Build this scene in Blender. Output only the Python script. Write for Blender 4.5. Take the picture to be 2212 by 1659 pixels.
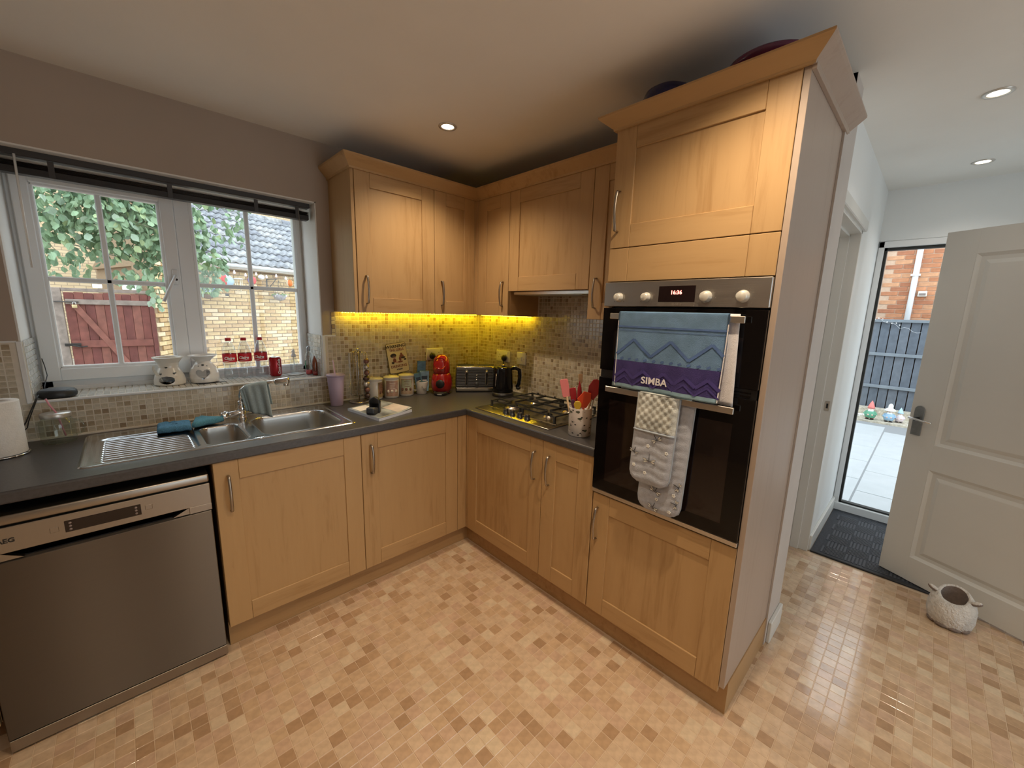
import bpy, bmesh, math, random
from mathutils import Vector, Matrix, Euler
PI = math.pi
random.seed(7)
for o in list(bpy.data.objects): bpy.data.objects.remove(o, do_unlink=True)
S = bpy.context.scene
COL = S.collection

# ------------------------------------------------------------------ camera
CAM = Vector((-2.0326, -2.4858, 1.4948))
ya, pi_, ro = math.radians(43.8397), math.radians(-10.2159), math.radians(1.5711)
F = Vector((math.sin(ya)*math.cos(pi_), math.cos(ya)*math.cos(pi_), math.sin(pi_)))
R0 = Vector((math.cos(ya), -math.sin(ya), 0)); U0 = R0.cross(F)
RT = math.cos(ro)*R0 + math.sin(ro)*U0
UP = -math.sin(ro)*R0 + math.cos(ro)*U0
cam = bpy.data.cameras.new('camera'); cam.sensor_width = 36; cam.lens = 863.86*36/2212
cam.clip_start = .02; cam.clip_end = 200
co = bpy.data.objects.new('camera', cam); COL.objects.link(co)
m = Matrix((RT, UP, -F)).transposed().to_4x4(); m.translation = CAM
co.matrix_world = m
S.camera = co
S.view_settings.view_transform = 'Standard'; S.view_settings.look = 'None'
S.view_settings.exposure = 0.0; S.view_settings.gamma = 1; S.view_settings.use_curve_mapping = False
S.cycles.use_denoising = True
S.cycles.max_bounces = 10; S.cycles.diffuse_bounces = 5; S.cycles.glossy_bounces = 5
S.cycles.transmission_bounces = 8; S.cycles.transparent_max_bounces = 16
S.cycles.sample_clamp_indirect = 6; S.cycles.caustics_reflective = False; S.cycles.caustics_refractive = False

# ------------------------------------------------------------------ sky (bright overcast day)
w = bpy.data.worlds.new('overcast_sky'); S.world = w; w.use_nodes = True
nt = w.node_tree; bg = nt.nodes['Background']
tc = nt.nodes.new('ShaderNodeTexCoord'); no = nt.nodes.new('ShaderNodeTexNoise'); no.inputs['Scale'].default_value = 1.4
no.inputs['Detail'].default_value = 3
cr = nt.nodes.new('ShaderNodeValToRGB')
cr.color_ramp.elements[0].position = .3; cr.color_ramp.elements[0].color = (.78, .88, 1, 1)
cr.color_ramp.elements[1].position = .75; cr.color_ramp.elements[1].color = (.95, .98, 1, 1)
nt.links.new(tc.outputs['Generated'], no.inputs['Vector']); nt.links.new(no.outputs['Fac'], cr.inputs[0])
nt.links.new(cr.outputs[0], bg.inputs[0]); bg.inputs[1].default_value = 3.1

# ------------------------------------------------------------------ ceiling spot positions (x, y, watts, colour)
WARM = (1, .79, .56); NEUT = (1, .90, .80)
SPOTS = [(-.77, -.656, 15, WARM), (-2.45, -2.75, 16, WARM), (-.95, -2.10, 22, WARM), (-1.75, -1.75, 11, WARM),
         (-.77, -3.6, 5, WARM), (-2.4, -4.0, 6, WARM), (.554, -2.519, 2.5, NEUT), (1.551, -2.531, 2.5, NEUT)]

# ------------------------------------------------------------------ materials
MATS = {}
def new_mat(name):
    m = bpy.data.materials.new(name); m.use_nodes = True
    MATS[name] = m; return m, m.node_tree, m.node_tree.nodes['Principled BSDF']
def L(nt, a, b): nt.links.new(a, b)
def sin(b, **k):
    for n, v in k.items():
        n = n.replace('_', ' ')
        b.inputs[n].default_value = v
def col(c): return (c[0], c[1], c[2], 1)
def plain(name, c, rough=.5, metal=0, noise=0, nscale=8, bump=0, bscale=60, spec=.5, coat=0, emis=None, estr=0, detail=4):
    m, nt, b = new_mat(name)
    sin(b, Base_Color=col(c), Roughness=rough, Metallic=metal)
    b.inputs['Specular IOR Level'].default_value = spec
    if coat: b.inputs['Coat Weight'].default_value = coat; b.inputs['Coat Roughness'].default_value = .08
    tc = nt.nodes.new('ShaderNodeTexCoord')
    if noise:
        n = nt.nodes.new('ShaderNodeTexNoise'); n.inputs['Scale'].default_value = nscale; n.inputs['Detail'].default_value = detail
        L(nt, tc.outputs['Object'], n.inputs['Vector'])
        r = nt.nodes.new('ShaderNodeValToRGB')
        r.color_ramp.elements[0].position = .3; r.color_ramp.elements[1].position = .7
        r.color_ramp.elements[0].color = col([x*(1-noise) for x in c]); r.color_ramp.elements[1].color = col([min(1, x*(1+noise)) for x in c])
        L(nt, n.outputs['Fac'], r.inputs[0]); L(nt, r.outputs[0], b.inputs['Base Color'])
    if bump:
        n = nt.nodes.new('ShaderNodeTexNoise'); n.inputs['Scale'].default_value = bscale; n.inputs['Detail'].default_value = 3
        L(nt, tc.outputs['Object'], n.inputs['Vector'])
        bp = nt.nodes.new('ShaderNodeBump'); bp.inputs['Strength'].default_value = bump; bp.inputs['Distance'].default_value = .01
        L(nt, n.outputs['Fac'], bp.inputs['Height']); L(nt, bp.outputs[0], b.inputs['Normal'])
    if emis: b.inputs['Emission Color'].default_value = col(emis); b.inputs['Emission Strength'].default_value = estr
    return m
def wood(name, axis, base=(.47, .30, .14), dark=(.36, .212, .088)):
    m, nt, b = new_mat(name)
    tc = nt.nodes.new('ShaderNodeTexCoord'); oi = nt.nodes.new('ShaderNodeObjectInfo')
    add = nt.nodes.new('ShaderNodeVectorMath'); add.operation = 'MULTIPLY_ADD'
    cmb = nt.nodes.new('ShaderNodeCombineXYZ')
    for i in range(3): L(nt, oi.outputs['Random'], cmb.inputs[i])
    add.inputs[1].default_value = (7, 7, 7)
    L(nt, cmb.outputs[0], add.inputs[0]); L(nt, tc.outputs['Object'], add.inputs[2])
    mp = nt.nodes.new('ShaderNodeMapping'); s = {'z': (1, 1, .09), 'x': (.09, 1, 1)}[axis]; mp.inputs['Scale'].default_value = s
    L(nt, add.outputs[0], mp.inputs[0])
    n1 = nt.nodes.new('ShaderNodeTexNoise'); sin(n1, Scale=42, Detail=5, Roughness=.6); n1.inputs['Distortion'].default_value = .6
    n2 = nt.nodes.new('ShaderNodeTexNoise'); sin(n2, Scale=5.5, Detail=2); n2.inputs['Distortion'].default_value = 1.2
    L(nt, mp.outputs[0], n1.inputs[0]); L(nt, mp.outputs[0], n2.inputs[0])
    # wide glued staves
    mx = nt.nodes.new('ShaderNodeMix'); mx.data_type = 'FLOAT'; mx.inputs[0].default_value = .45
    L(nt, n1.outputs['Fac'], mx.inputs[2]); L(nt, n2.outputs['Fac'], mx.inputs[3])
    r = nt.nodes.new('ShaderNodeValToRGB'); r.color_ramp.elements[0].position = .33; r.color_ramp.elements[1].position = .66
    r.color_ramp.elements[0].color = col(dark); r.color_ramp.elements[1].color = col(base)
    e = r.color_ramp.elements.new(.47); e.color = col([(x*.8+y*.2) for x, y in zip(base, dark)])
    L(nt, mx.outputs[0], r.inputs[0]); L(nt, r.outputs[0], b.inputs['Base Color'])
    sin(b, Roughness=.42); b.inputs['Specular IOR Level'].default_value = .4
    bp = nt.nodes.new('ShaderNodeBump'); bp.inputs['Strength'].default_value = .06; bp.inputs['Distance'].default_value = .004
    L(nt, n1.outputs['Fac'], bp.inputs['Height']); L(nt, bp.outputs[0], b.inputs['Normal'])
    return m
def glass(name, tint=(.97, .99, .98), ior=1.45, extra=.0):
    m, nt, b = new_mat(name); nt.nodes.remove(b)
    out = nt.nodes['Material Output']
    t = nt.nodes.new('ShaderNodeBsdfTransparent'); t.inputs[0].default_value = col(tint)
    g = nt.nodes.new('ShaderNodeBsdfGlossy'); g.inputs['Roughness'].default_value = .03
    f = nt.nodes.new('ShaderNodeLayerWeight'); f.inputs[0].default_value = .5
    q = nt.nodes.new('ShaderNodeMath'); q.operation = 'POWER'; q.inputs[1].default_value = 4
    q2 = nt.nodes.new('ShaderNodeMath'); q2.operation = 'MULTIPLY'; q2.inputs[1].default_value = .55
    a = nt.nodes.new('ShaderNodeMath'); a.operation = 'ADD'; a.inputs[1].default_value = .035+extra
    mx = nt.nodes.new('ShaderNodeMixShader'); L(nt, f.outputs['Facing'], q.inputs[0]); L(nt, q.outputs[0], q2.inputs[0]); L(nt, q2.outputs[0], a.inputs[0]); L(nt, a.outputs[0], mx.inputs[0])
    L(nt, t.outputs[0], mx.inputs[1]); L(nt, g.outputs[0], mx.inputs[2]); L(nt, mx.outputs[0], out.inputs[0])
    return m
def brushed(name, c=(.62, .60, .57), rough=.3, axis='x', strength=.12, aniso=0):
    m, nt, b = new_mat(name); sin(b, Base_Color=col(c), Roughness=rough, Metallic=1)
    tc = nt.nodes.new('ShaderNodeTexCoord'); mp = nt.nodes.new('ShaderNodeMapping')
    mp.inputs['Scale'].default_value = {'x': (1, 90, 90), 'z': (90, 90, 1), 'y': (90, 1, 90)}[axis]
    n = nt.nodes.new('ShaderNodeTexNoise'); sin(n, Scale=6, Detail=3)
    L(nt, tc.outputs['Object'], mp.inputs[0]); L(nt, mp.outputs[0], n.inputs[0])
    r = nt.nodes.new('ShaderNodeMapRange'); r.inputs[3].default_value = rough-.06; r.inputs[4].default_value = rough+.1
    L(nt, n.outputs['Fac'], r.inputs[0]); L(nt, r.outputs[0], b.inputs['Roughness'])
    bp = nt.nodes.new('ShaderNodeBump'); bp.inputs['Strength'].default_value = strength; bp.inputs['Distance'].default_value = .002
    L(nt, n.outputs['Fac'], bp.inputs['Height']); L(nt, bp.outputs[0], b.inputs['Normal'])
    if aniso:
        b.inputs['Anisotropic'].default_value = aniso
        cv = nt.nodes.new('ShaderNodeCombineXYZ'); cv.inputs[2].default_value = 1; L(nt, cv.outputs[0], b.inputs['Tangent'])
    return m
def emit(name, c, s):
    m, nt, b = new_mat(name); sin(b, Base_Color=col((.8, .8, .8)))
    b.inputs['Emission Color'].default_value = col(c); b.inputs['Emission Strength'].default_value = s
    return m

M_WV = wood('maple_vertical', 'z'); M_WH = wood('maple_horizontal', 'x')
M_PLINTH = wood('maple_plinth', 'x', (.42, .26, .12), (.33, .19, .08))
M_PINK = wood('side_panel_foil', 'z', (.40, .315, .255), (.36, .275, .215))
M_CARC = plain('carcass_maple', (.46, .28, .13), .5, noise=.08)
M_GAP = plain('dark_gap', (.03, .018, .01), .8)
M_TOP = plain('worktop_slate_laminate', (.058, .055, .057), .33, noise=.16, nscale=90, bump=.05, bscale=300)
M_CEIL = plain('ceiling_white_paint', (.82, .815, .78), .9, noise=.02, nscale=3, bump=.03, bscale=80, spec=.2)
M_TAUPE = plain('taupe_wall_paint', (.40, .335, .28), .85, noise=.03, nscale=2, bump=.04, bscale=120, spec=.2)
M_WHITEW = plain('white_wall_paint', (.78, .80, .80), .85, noise=.02, nscale=2, bump=.04, bscale=120, spec=.2)
M_GLOSSW = plain('shaded_white_gloss', (.64, .64, .61), .38, noise=.02, nscale=4)  # white paint with the hall's shade put into its base colour
M_REVEAL = plain('reveal_white', (.74, .73, .70), .75, noise=.03, nscale=5)
M_UPVC = plain('window_upvc', (.80, .82, .83), .28, noise=.01, nscale=3)
M_GROUT = plain('grout_cream', (.70, .64, .54), .8, noise=.06, nscale=30)
M_GROUTF = plain('vinyl_joint', (.62, .47, .33), .2, noise=.05, nscale=30)
M_BLK = plain('black_plastic', (.012, .012, .013), .35, noise=.1, nscale=20)
M_BLKG = plain('black_glass', (.004, .003, .003), .07, spec=.28, noise=.05)
M_BLKM = plain('black_cast_iron', (.02, .02, .02), .55, noise=.2, nscale=60, bump=.2, bscale=200)
M_RUB = plain('black_rubber', (.022, .023, .026), .7, noise=.2, nscale=40)
M_STEEL = brushed('brushed_steel_fascia', (.60, .57, .53), .3, 'x')
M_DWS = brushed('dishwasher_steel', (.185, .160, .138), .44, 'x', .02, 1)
M_SINK = brushed('sink_steel', (.66, .67, .68), .17, 'x', .02)
M_BOWL = brushed('bowl_steel', (.52, .52, .51), .3, 'z', .05)
M_CHROME = plain('chrome', (.78, .78, .78), .07, 1, noise=.02)
M_NICK = plain('satin_nickel', (.40, .36, .31), .36, 1, noise=.05, nscale=40)
M_SATIN = plain('satin_bar', (.66, .61, .54), .33, 1, noise=.03)
M_GLASS = glass('window_glass')
M_WHITE = plain('white_plastic', (.80, .79, .76), .35, noise=.02)
M_CER = plain('white_ceramic', (.80, .79, .76), .16, noise=.02, coat=.3)
M_CERC = plain('cream_ceramic', (.72, .68, .60), .22, noise=.03, coat=.3)
M_PAPER = plain('white_paper', (.86, .85, .83), .9, noise=.03, nscale=60, bump=.2, bscale=220)
M_MIRT = [plain('mosaic_%s' % n, c, .16, noise=.16, nscale=55, spec=.55) for n, c in
          (('cream', (.53, .47, .36)), ('sand', (.49, .425, .315)), ('stone', (.57, .52, .42)), ('beige', (.44, .37, .265)),
           ('tan', (.36, .285, .19)), ('brown', (.28, .21, .135)))]
M_FLT = [plain('vinyl_%s' % n, c, .2, noise=.12, nscale=38, spec=.5, bump=.05, bscale=45, coat=.7) for n, c in
         (('cream', (.59, .43, .29)), ('sand', (.54, .375, .235)), ('rose', (.555, .38, .26)), ('pale', (.63, .49, .34)),
          ('tan', (.47, .31, .185)), ('brown', (.41, .26, .15)))]

# ------------------------------------------------------------------ mesh helpers
class MB:
    """collects shapes into one bmesh with several material slots"""
    def __init__(s): s.bm = bmesh.new(); s.mats = []
    def mi(s, m):
        if m not in s.mats: s.mats.append(m)
        return s.mats.index(m)
    def _fin(s, vs, mat, M=None, smooth=False):
        fs = set(f for v in vs for f in v.link_faces)
        i = s.mi(mat)
        for f in fs: f.material_index = i; f.smooth = smooth
        if M is not None: bmesh.ops.transform(s.bm, matrix=M, verts=list(vs))
        return list(vs)
    def box(s, x0, x1, y0, y1, z0, z1, mat, bev=0, seg=1, M=None):
        r = bmesh.ops.create_cube(s.bm, size=1)
        vs = r['verts']
        for v in vs: v.co = Vector(((x0+x1)/2+v.co.x*(x1-x0), (y0+y1)/2+v.co.y*(y1-y0), (z0+z1)/2+v.co.z*(z1-z0)))
        if bev:
            es = set(e for v in vs for e in v.link_edges)
            rr = bmesh.ops.bevel(s.bm, geom=list(es), offset=bev, segments=seg, affect='EDGES', profile=.5)
            vs = list(set(v for f in rr['faces'] for v in f.verts) | set(v for v in vs if v.is_valid))
            vs = s._island(vs)
        return s._fin(vs, mat, M, seg > 1)
    def _island(s, vs):
        seen = set(vs); st = list(vs)
        while st:
            v = st.pop()
            for e in v.link_edges:
                o = e.other_vert(v)
                if o not in seen: seen.add(o); st.append(o)
        return list(seen)
    def lathe(s, prof, mat, n=24, c=(0, 0, 0), M=None, smooth=True, cap=True, ang=2*PI, mod=None):
        """prof: list of (r, z)"""
        full = abs(ang-2*PI) < 1e-6
        cols = []; allv = []
        k = n if full else n+1
        for i in range(k):
            a = ang*i/n
            row = []
            for (r, z) in prof:
                rr = r*(mod(a, z) if mod else 1)
                row.append(s.bm.verts.new((c[0]+rr*math.cos(a), c[1]+rr*math.sin(a), c[2]+z)))
            cols.append(row); allv += row
        for i in range(n):
            a = cols[i]; b = cols[(i+1) % k]
            for j in range(len(prof)-1):
                try: s.bm.faces.new((a[j], b[j], b[j+1], a[j+1]))
                except ValueError: pass
        if cap and full:
            for j, fl in ((0, True), (len(prof)-1, False)):
                if prof[j][0] > 1e-5:
                    ring = [cols[i][j] for i in range(n)]
                    if fl: ring.reverse()
                    s.bm.faces.new(ring)
        out = s._fin(allv, mat, M, smooth)
        if any(p[0] < 1e-5 for p in prof): bmesh.ops.remove_doubles(s.bm, verts=[v for v in out if v.is_valid], dist=1e-6)
        return [v for v in out if v.is_valid]
    def tube(s, path, r, mat, n=8, M=None, ry=None, up=None, closed=False, smooth=True, taper=None):
        P = [Vector(p) for p in path]; rows = []; allv = []
        nrm = None
        for i, p in enumerate(P):
            if closed: t = (P[(i+1) % len(P)]-P[i-1]).normalized()
            else: t = (P[min(i+1, len(P)-1)]-P[max(i-1, 0)]).normalized()
            if nrm is None:
                u = Vector(up) if up else (Vector((0, 0, 1)) if abs(t.z) < .9 else Vector((1, 0, 0)))
                nrm = (u - t*u.dot(t)).normalized()
            else: nrm = (nrm - t*nrm.dot(t)).normalized()
            b = t.cross(nrm); k = taper[i] if taper else 1
            row = []
            for j in range(n):
                a = 2*PI*(j+.5)/n
                row.append(s.bm.verts.new(p + b*(math.cos(a)*r*k) + nrm*(math.sin(a)*(ry or r)*k)))
            rows.append(row); allv += row
        rng = range(len(P)) if closed else range(len(P)-1)
        for i in rng:
            a = rows[i]; b = rows[(i+1) % len(P)]
            for j in range(n): s.bm.faces.new((a[j], a[(j+1) % n], b[(j+1) % n], b[j]))
        if not closed: s.bm.faces.new(list(reversed(rows[0]))); s.bm.faces.new(rows[-1])
        return s._fin(allv, mat, M, smooth)
    def prism(s, poly, h0, h1, mat, axis='z', M=None, bev=0, smooth=False, seg=1):
        """extrude a 2D polygon; axis z: (x,y)->z; y: (x,z)->y ; x: (y,z)->x"""
        f = {'z': lambda a, b, h: (a, b, h), 'y': lambda a, b, h: (a, h, b), 'x': lambda a, b, h: (h, a, b)}[axis]
        A = [s.bm.verts.new(f(a, b, h0)) for a, b in poly]; B = [s.bm.verts.new(f(a, b, h1)) for a, b in poly]
        n = len(poly); fs = [s.bm.faces.new(A), s.bm.faces.new(list(reversed(B)))]
        for i in range(n): fs.append(s.bm.faces.new((A[i], B[i], B[(i+1) % n], A[(i+1) % n])))
        bmesh.ops.recalc_face_normals(s.bm, faces=fs)
        vs = A+B
        if bev:
            es = set(e for v in A+B for e in v.link_edges if (e.verts[0] in A) == (e.verts[1] in A))
            rr = bmesh.ops.bevel(s.bm, geom=list(es), offset=bev, segments=seg, affect='EDGES', profile=.5)
            vs = s._island([v for v in vs if v.is_valid] + [v for ff in rr['faces'] for v in ff.verts])
        return s._fin(vs, mat, M, smooth)
    def sphere(s, c, r, mat, sx=1, sy=1, sz=1, u=16, v=10, M=None):
        rr = bmesh.ops.create_uvsphere(s.bm, u_segments=u, v_segments=v, radius=r)
        vs = rr['verts']
        for q in vs: q.co = Vector((c[0]+q.co.x*sx, c[1]+q.co.y*sy, c[2]+q.co.z*sz))
        return s._fin(vs, mat, M, True)
    def grid(s, fn, nu, nv, mat, thick=0, M=None, smooth=True):
        """fn(u,v) -> point, 0..1; optional thickness along normals"""
        rows = [[s.bm.verts.new(fn(i/nu, j/nv)) for j in range(nv+1)] for i in range(nu+1)]
        fs = [s.bm.faces.new((rows[i][j], rows[i+1][j], rows[i+1][j+1], rows[i][j+1])) for i in range(nu) for j in range(nv)]
        allv = [v for r in rows for v in r]
        if thick:
            s.bm.normal_update()
            g = bmesh.ops.solidify(s.bm, geom=fs, thickness=thick)
            allv = s._island(allv)
        return s._fin(allv, mat, M, smooth)
    def sweep(s, path, prof, mat, side=1, M=None, closed_prof=True):
        """mitred sweep of profile [(out, z)] along a 2D path; out is to the side*left normal"""
        P = [Vector(p) for p in path]; rows = []
        for i, p in enumerate(P):
            ds = []
            if i > 0: ds.append((P[i]-P[i-1]).normalized())
            if i < len(P)-1: ds.append((P[i+1]-P[i]).normalized())
            ns = [Vector((-d.y, d.x))*side for d in ds]
            if len(ns) == 2:
                n = (ns[0]+ns[1]).normalized(); n = n/max(.2, n.dot(ns[0]))
            else: n = ns[0]
            rows.append([s.bm.verts.new((p.x+n.x*o, p.y+n.y*o, z)) for o, z in prof])
        fs = []
        k = len(prof)
        for i in range(len(P)-1):
            for j in range(k):
                fs.append(s.bm.faces.new((rows[i][j], rows[i+1][j], rows[i+1][(j+1) % k], rows[i][(j+1) % k])))
        fs.append(s.bm.faces.new(rows[0])); fs.append(s.bm.faces.new(list(reversed(rows[-1]))))
        bmesh.ops.recalc_face_normals(s.bm, faces=fs)
        return s._fin([v for r in rows for v in r], mat, M, False)
    def build(s, name, parent=None, loc=None, rot=None, recalc=True):
        if recalc: bmesh.ops.recalc_face_normals(s.bm, faces=s.bm.faces[:])
        me = bpy.data.meshes.new(name); s.bm.to_mesh(me); s.bm.free()
        for m in s.mats: me.materials.append(m)
        o = bpy.data.objects.new(name, me); COL.objects.link(o)
        if parent: o.parent = parent
        if loc is not None: o.location = loc
        if rot is not None: o.rotation_euler = rot
        return o
def tag(o, label, cat, group=None):
    o['label'] = label; o['category'] = cat
    if group: o['group'] = group
    return o
def thing(name, label, cat, loc=(0, 0, 0), rz=0, group=None, rot=None):
    o = bpy.data.objects.new(name, None); COL.objects.link(o); o.empty_display_size = .05
    o.location = loc; o.rotation_euler = rot if rot else (0, 0, rz)
    return tag(o, label, cat, group)
def struct(o): o['kind'] = 'structure'; return o
def stuff(o): o['kind'] = 'stuff'; return o
def copy_tree(o, parent=None):
    c = o.copy(); COL.objects.link(c); c.parent = parent
    if parent: c.matrix_parent_inverse = o.matrix_parent_inverse.copy()
    for ch in list(o.children): copy_tree(ch, c)
    return c
def text(name, s, size, mat, parent=None, M=None, ext=.0004, align='CENTER', shear=0, bold=0, sx=1):
    cu = bpy.data.curves.new(name, 'FONT'); cu.body = s; cu.size = size; cu.extrude = ext; cu.align_x = align; cu.align_y = 'CENTER'
    cu.shear = shear; cu.offset = bold; cu.resolution_u = 3; cu.space_character = 1
    t = bpy.data.objects.new(name, cu); COL.objects.link(t)
    dg = bpy.context.evaluated_depsgraph_get()
    me = bpy.data.meshes.new_from_object(t.evaluated_get(dg))
    bpy.data.objects.remove(t, do_unlink=True); bpy.data.curves.remove(cu)
    me.name = name; me.materials.clear(); me.materials.append(mat)
    if sx != 1: me.transform(Matrix.Diagonal((sx, 1, 1, 1)))
    o = bpy.data.objects.new(name, me); COL.objects.link(o)
    if M is not None: o.matrix_local = M
    if parent: o.parent = parent
    return o
def bend_z(o, r):
    """wrap a flat x/z mesh (x along, z up, y small) around a vertical cylinder facing -y"""
    for v in o.data.vertices:
        a = v.co.x/r; rr = r - v.co.y
        v.co.x = rr*math.sin(a); v.co.y = -rr*math.cos(a)
STAND = Matrix.Rotation(PI/2, 4, 'X')     # text standing up facing -y
def TR(*v): return Matrix.Translation(Vector(v))
def arc(c, r, a0, a1, n): return [(c[0]+r*math.cos(math.radians(a0+(a1-a0)*i/n)), c[1]+r*math.sin(math.radians(a0+(a1-a0)*i/n))) for i in range(n+1)]
def rrect(x0, x1, y0, y1, r, n=4):
    return arc((x1-r, y1-r), r, 0, 90, n)+arc((x0+r, y1-r), r, 90, 180, n)+arc((x0+r, y0+r), r, 180, 270, n)+arc((x1-r, y0+r), r, 270, 360, n)

# ------------------------------------------------------------------ dimensions (metres)
YW = .044      # window wall face
XW = .013      # hob wall face
ZF = .012      # floor
ZC = 2.3987    # ceiling
ZT = .9111     # worktop top
WX0, WX1 = -2.356, -1.188      # window opening
SILL = 1.075; WTOP = 2.078; YF = .30
XE = 1.93      # outside wall with the back door
YH = -2.115    # hall wall face
YE = -2.150    # end of the hob wall

# ------------------------------------------------------------------ floor
b = MB(); b.box(-3.6, XE, -5.0, YW+.3, -.10, ZF-.0012, M_GROUTF); floor = struct(b.build('floor'))
PIT = .0488
def tile_mesh(w, h, t, mats, bev=.0012):
    out = []
    for mt in mats:
        b = MB(); b.mi(mt); raised(b, Vector((0, 0, 0)), Vector((1, 0, 0)), Vector((0, 1, 0)), Vector((0, 0, 1)), w, h, t, bev, 0)
        o = b.build('tile', recalc=False); out.append(o.data); bpy.data.objects.remove(o)
    return out
def pick(rnd, wts):
    x = rnd.random()*sum(wts); a = 0
    for i, q in enumerate(wts):
        a += q
        if x < a: return i
    return len(wts)-1
def raised(b, P, ux, uy, uz, w, h, t, bev, mi):
    """a tile slab with a bevelled top: 8 verts + 5 faces"""
    bm = b.bm; q = []
    for (sx, sy, zz, k) in ((-1, -1, -t, 0), (1, -1, -t, 0), (1, 1, -t, 0), (-1, 1, -t, 0), (-1, -1, 0, bev), (1, -1, 0, bev), (1, 1, 0, bev), (-1, 1, 0, bev)):
        q.append(bm.verts.new(P+ux*(sx*(w/2-k))+uy*(sy*(h/2-k))+uz*zz))
    for f in ((4, 5, 6, 7), (0, 1, 5, 4), (1, 2, 6, 5), (2, 3, 7, 6), (3, 0, 4, 7)):
        ff = bm.faces.new([q[i] for i in f]); ff.material_index = mi
rnd = random.Random(3)
cells = []
X, Y, Z = Vector((1, 0, 0)), Vector((0, 1, 0)), Vector((0, 0, 1))
def floor_ok(x, y):
    if x > -.56 and y > -2.13 and x < .1: return False
    if y > -.56: return False
    if x > .1 and y > YH-.03: return x < 1.03 and y > -1.9 and False or (x < 1.02 and y < -1.2 and y > -9) and x > .12
    if x > 1.03 and y > -3.4: return False
    v = Vector((x, y, ZF))-CAM; d = v.dot(F)
    if d < .3: return False
    px = 1106+863.86*v.dot(RT)/d; py = 829.5-863.86*v.dot(UP)/d
    return -500 < px < 2900 and py < 2300
ix0 = int(-3.5/PIT)
for i in range(ix0, int(XE/PIT)):
    for j in range(int(-4.9/PIT), 0):
        x = -1.0627+PIT*(i+22); y = -1.6455+PIT*(j+34)
        if -3.5 < x < XE-.02 and floor_ok(x, y): cells.append(((Vector((x, y, ZF))-CAM).length, x, y))
def inframe(x, y, z=ZF):
    v = Vector((x, y, z))-CAM; d = v.dot(F)
    if d < .1: return False
    px = 1106+863.86*v.dot(RT)/d; py = 829.5-863.86*v.dot(UP)/d
    return -10 < px < 2222 and -10 < py < 1669
cells.sort()
near = [c for c in cells if inframe(c[1], c[2])][:300]; ns = set((c[1], c[2]) for c in near)
FW = [34, 26, 16, 10, 9, 8]
tm = tile_mesh(PIT-.0022, PIT-.0022, .0012, M_FLT, .0010)
for d, x, y in near:
    o = bpy.data.objects.new('tile', tm[pick(rnd, FW)]); COL.objects.link(o); o.parent = floor; o.location = (x, y, ZF)
b = MB(); [b.mi(mt) for mt in M_FLT]
for d, x, y in cells:
    if (x, y) in ns: continue
    raised(b, Vector((x, y, ZF)), X, Y, Z, PIT-.0022, PIT-.0022, .0012, .0010, pick(rnd, FW))
stuff(b.build('floor_tiles', floor))

# ------------------------------------------------------------------ ceiling and walls
b = MB(); b.box(-3.75, XE+.3, -5.15, YW+.33, ZC, ZC+.12, M_CEIL); struct(b.build('ceiling'))
b = MB()
YO = YW+.33
b.box(-3.75, WX0, YW, YO, -.1, ZC, M_TAUPE); b.box(WX1, XW+.18, YW, YO, -.1, ZC, M_TAUPE)
b.box(WX0, WX1, YW, YO, WTOP, ZC, M_TAUPE); b.box(WX0, WX1, YW, YO, -.1, SILL-.012, M_TAUPE)
wall_back = struct(b.build('wall_back'))
b = MB(); b.box(XW, XW+.11, YE, YW, -.1, ZC, M_WHITEW); wall_right = struct(b.build('wall_right'))
b = MB(); b.box(-3.75, -3.6, -5.15, YO, -.1, ZC, M_TAUPE); struct(b.build('wall_left'))
b = MB(); PX0, PX1, PZ = -1.3, .7, 2.08  # glazed opening behind the camera, added to let in fill daylight
b.box(-3.75, PX0, -5.15, -5.0, -.1, ZC, M_WHITEW); b.box(PX1, XE+.3, -5.15, -5.0, -.1, ZC, M_WHITEW); b.box(PX0, PX1, -5.15, -5.0, PZ, ZC, M_WHITEW); struct(b.build('wall_front'))
b = MB()
for xx in (PX0, (PX0+PX1)/2-.03, PX1-.06): b.box(xx, xx+.06, -5.12, -5.04, ZF, PZ, M_UPVC, .003)
b.box(PX0, PX1, -5.12, -5.04, PZ-.06, PZ, M_UPVC, .003); b.box(PX0, PX1, -5.12, -5.04, ZF-.01, .09, M_UPVC, .003); o = struct(b.build('fill_window'))
b = MB(); b.box(PX0+.06, PX1-.06, -5.085, -5.081, .09, PZ-.06, M_GLASS); b.build('pane', o)
def portal(loc, rot, sx, sy):
    l = bpy.data.lights.new('daylight_portal', 'AREA'); l.shape = 'RECTANGLE'; l.size = sx; l.size_y = sy; l.cycles.is_portal = True
    o = bpy.data.objects.new('daylight_portal', l); COL.objects.link(o); o.location = loc; o.rotation_euler = rot
portal(((PX0+PX1)/2, -5.0, PZ/2), (-PI/2+PI, 0, 0), PX1-PX0, PZ)
portal(((WX0+WX1)/2, YW+.36, (SILL+WTOP)/2), (-PI/2, 0, 0), WX1-WX0, WTOP-SILL)
portal((XE+.1, (-2.99+YH)/2, 1.03), (0, PI/2, 0), 2.06, .87)
# hall wall with a door opening
DX0, DX1, DZ = .165, 1.045, 2.005
b = MB(); b.box(XW+.11, DX0, YH, YH+.12, -.1, ZC, M_WHITEW); b.box(DX1, XE+.3, YH, YH+.12, -.1, ZC, M_WHITEW); b.box(DX0, DX1, YH, YH+.12, DZ, ZC, M_WHITEW)
struct(b.build('wall_hall'))
b = MB(); b.box(XW+.11, XE+.3, -.9, -.8, -.1, ZC, M_WHITEW); b.box(DX1+.25, DX1+.35, YH+.12, -.9, -.1, ZC, M_WHITEW); struct(b.build('wall_closet'))
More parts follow.
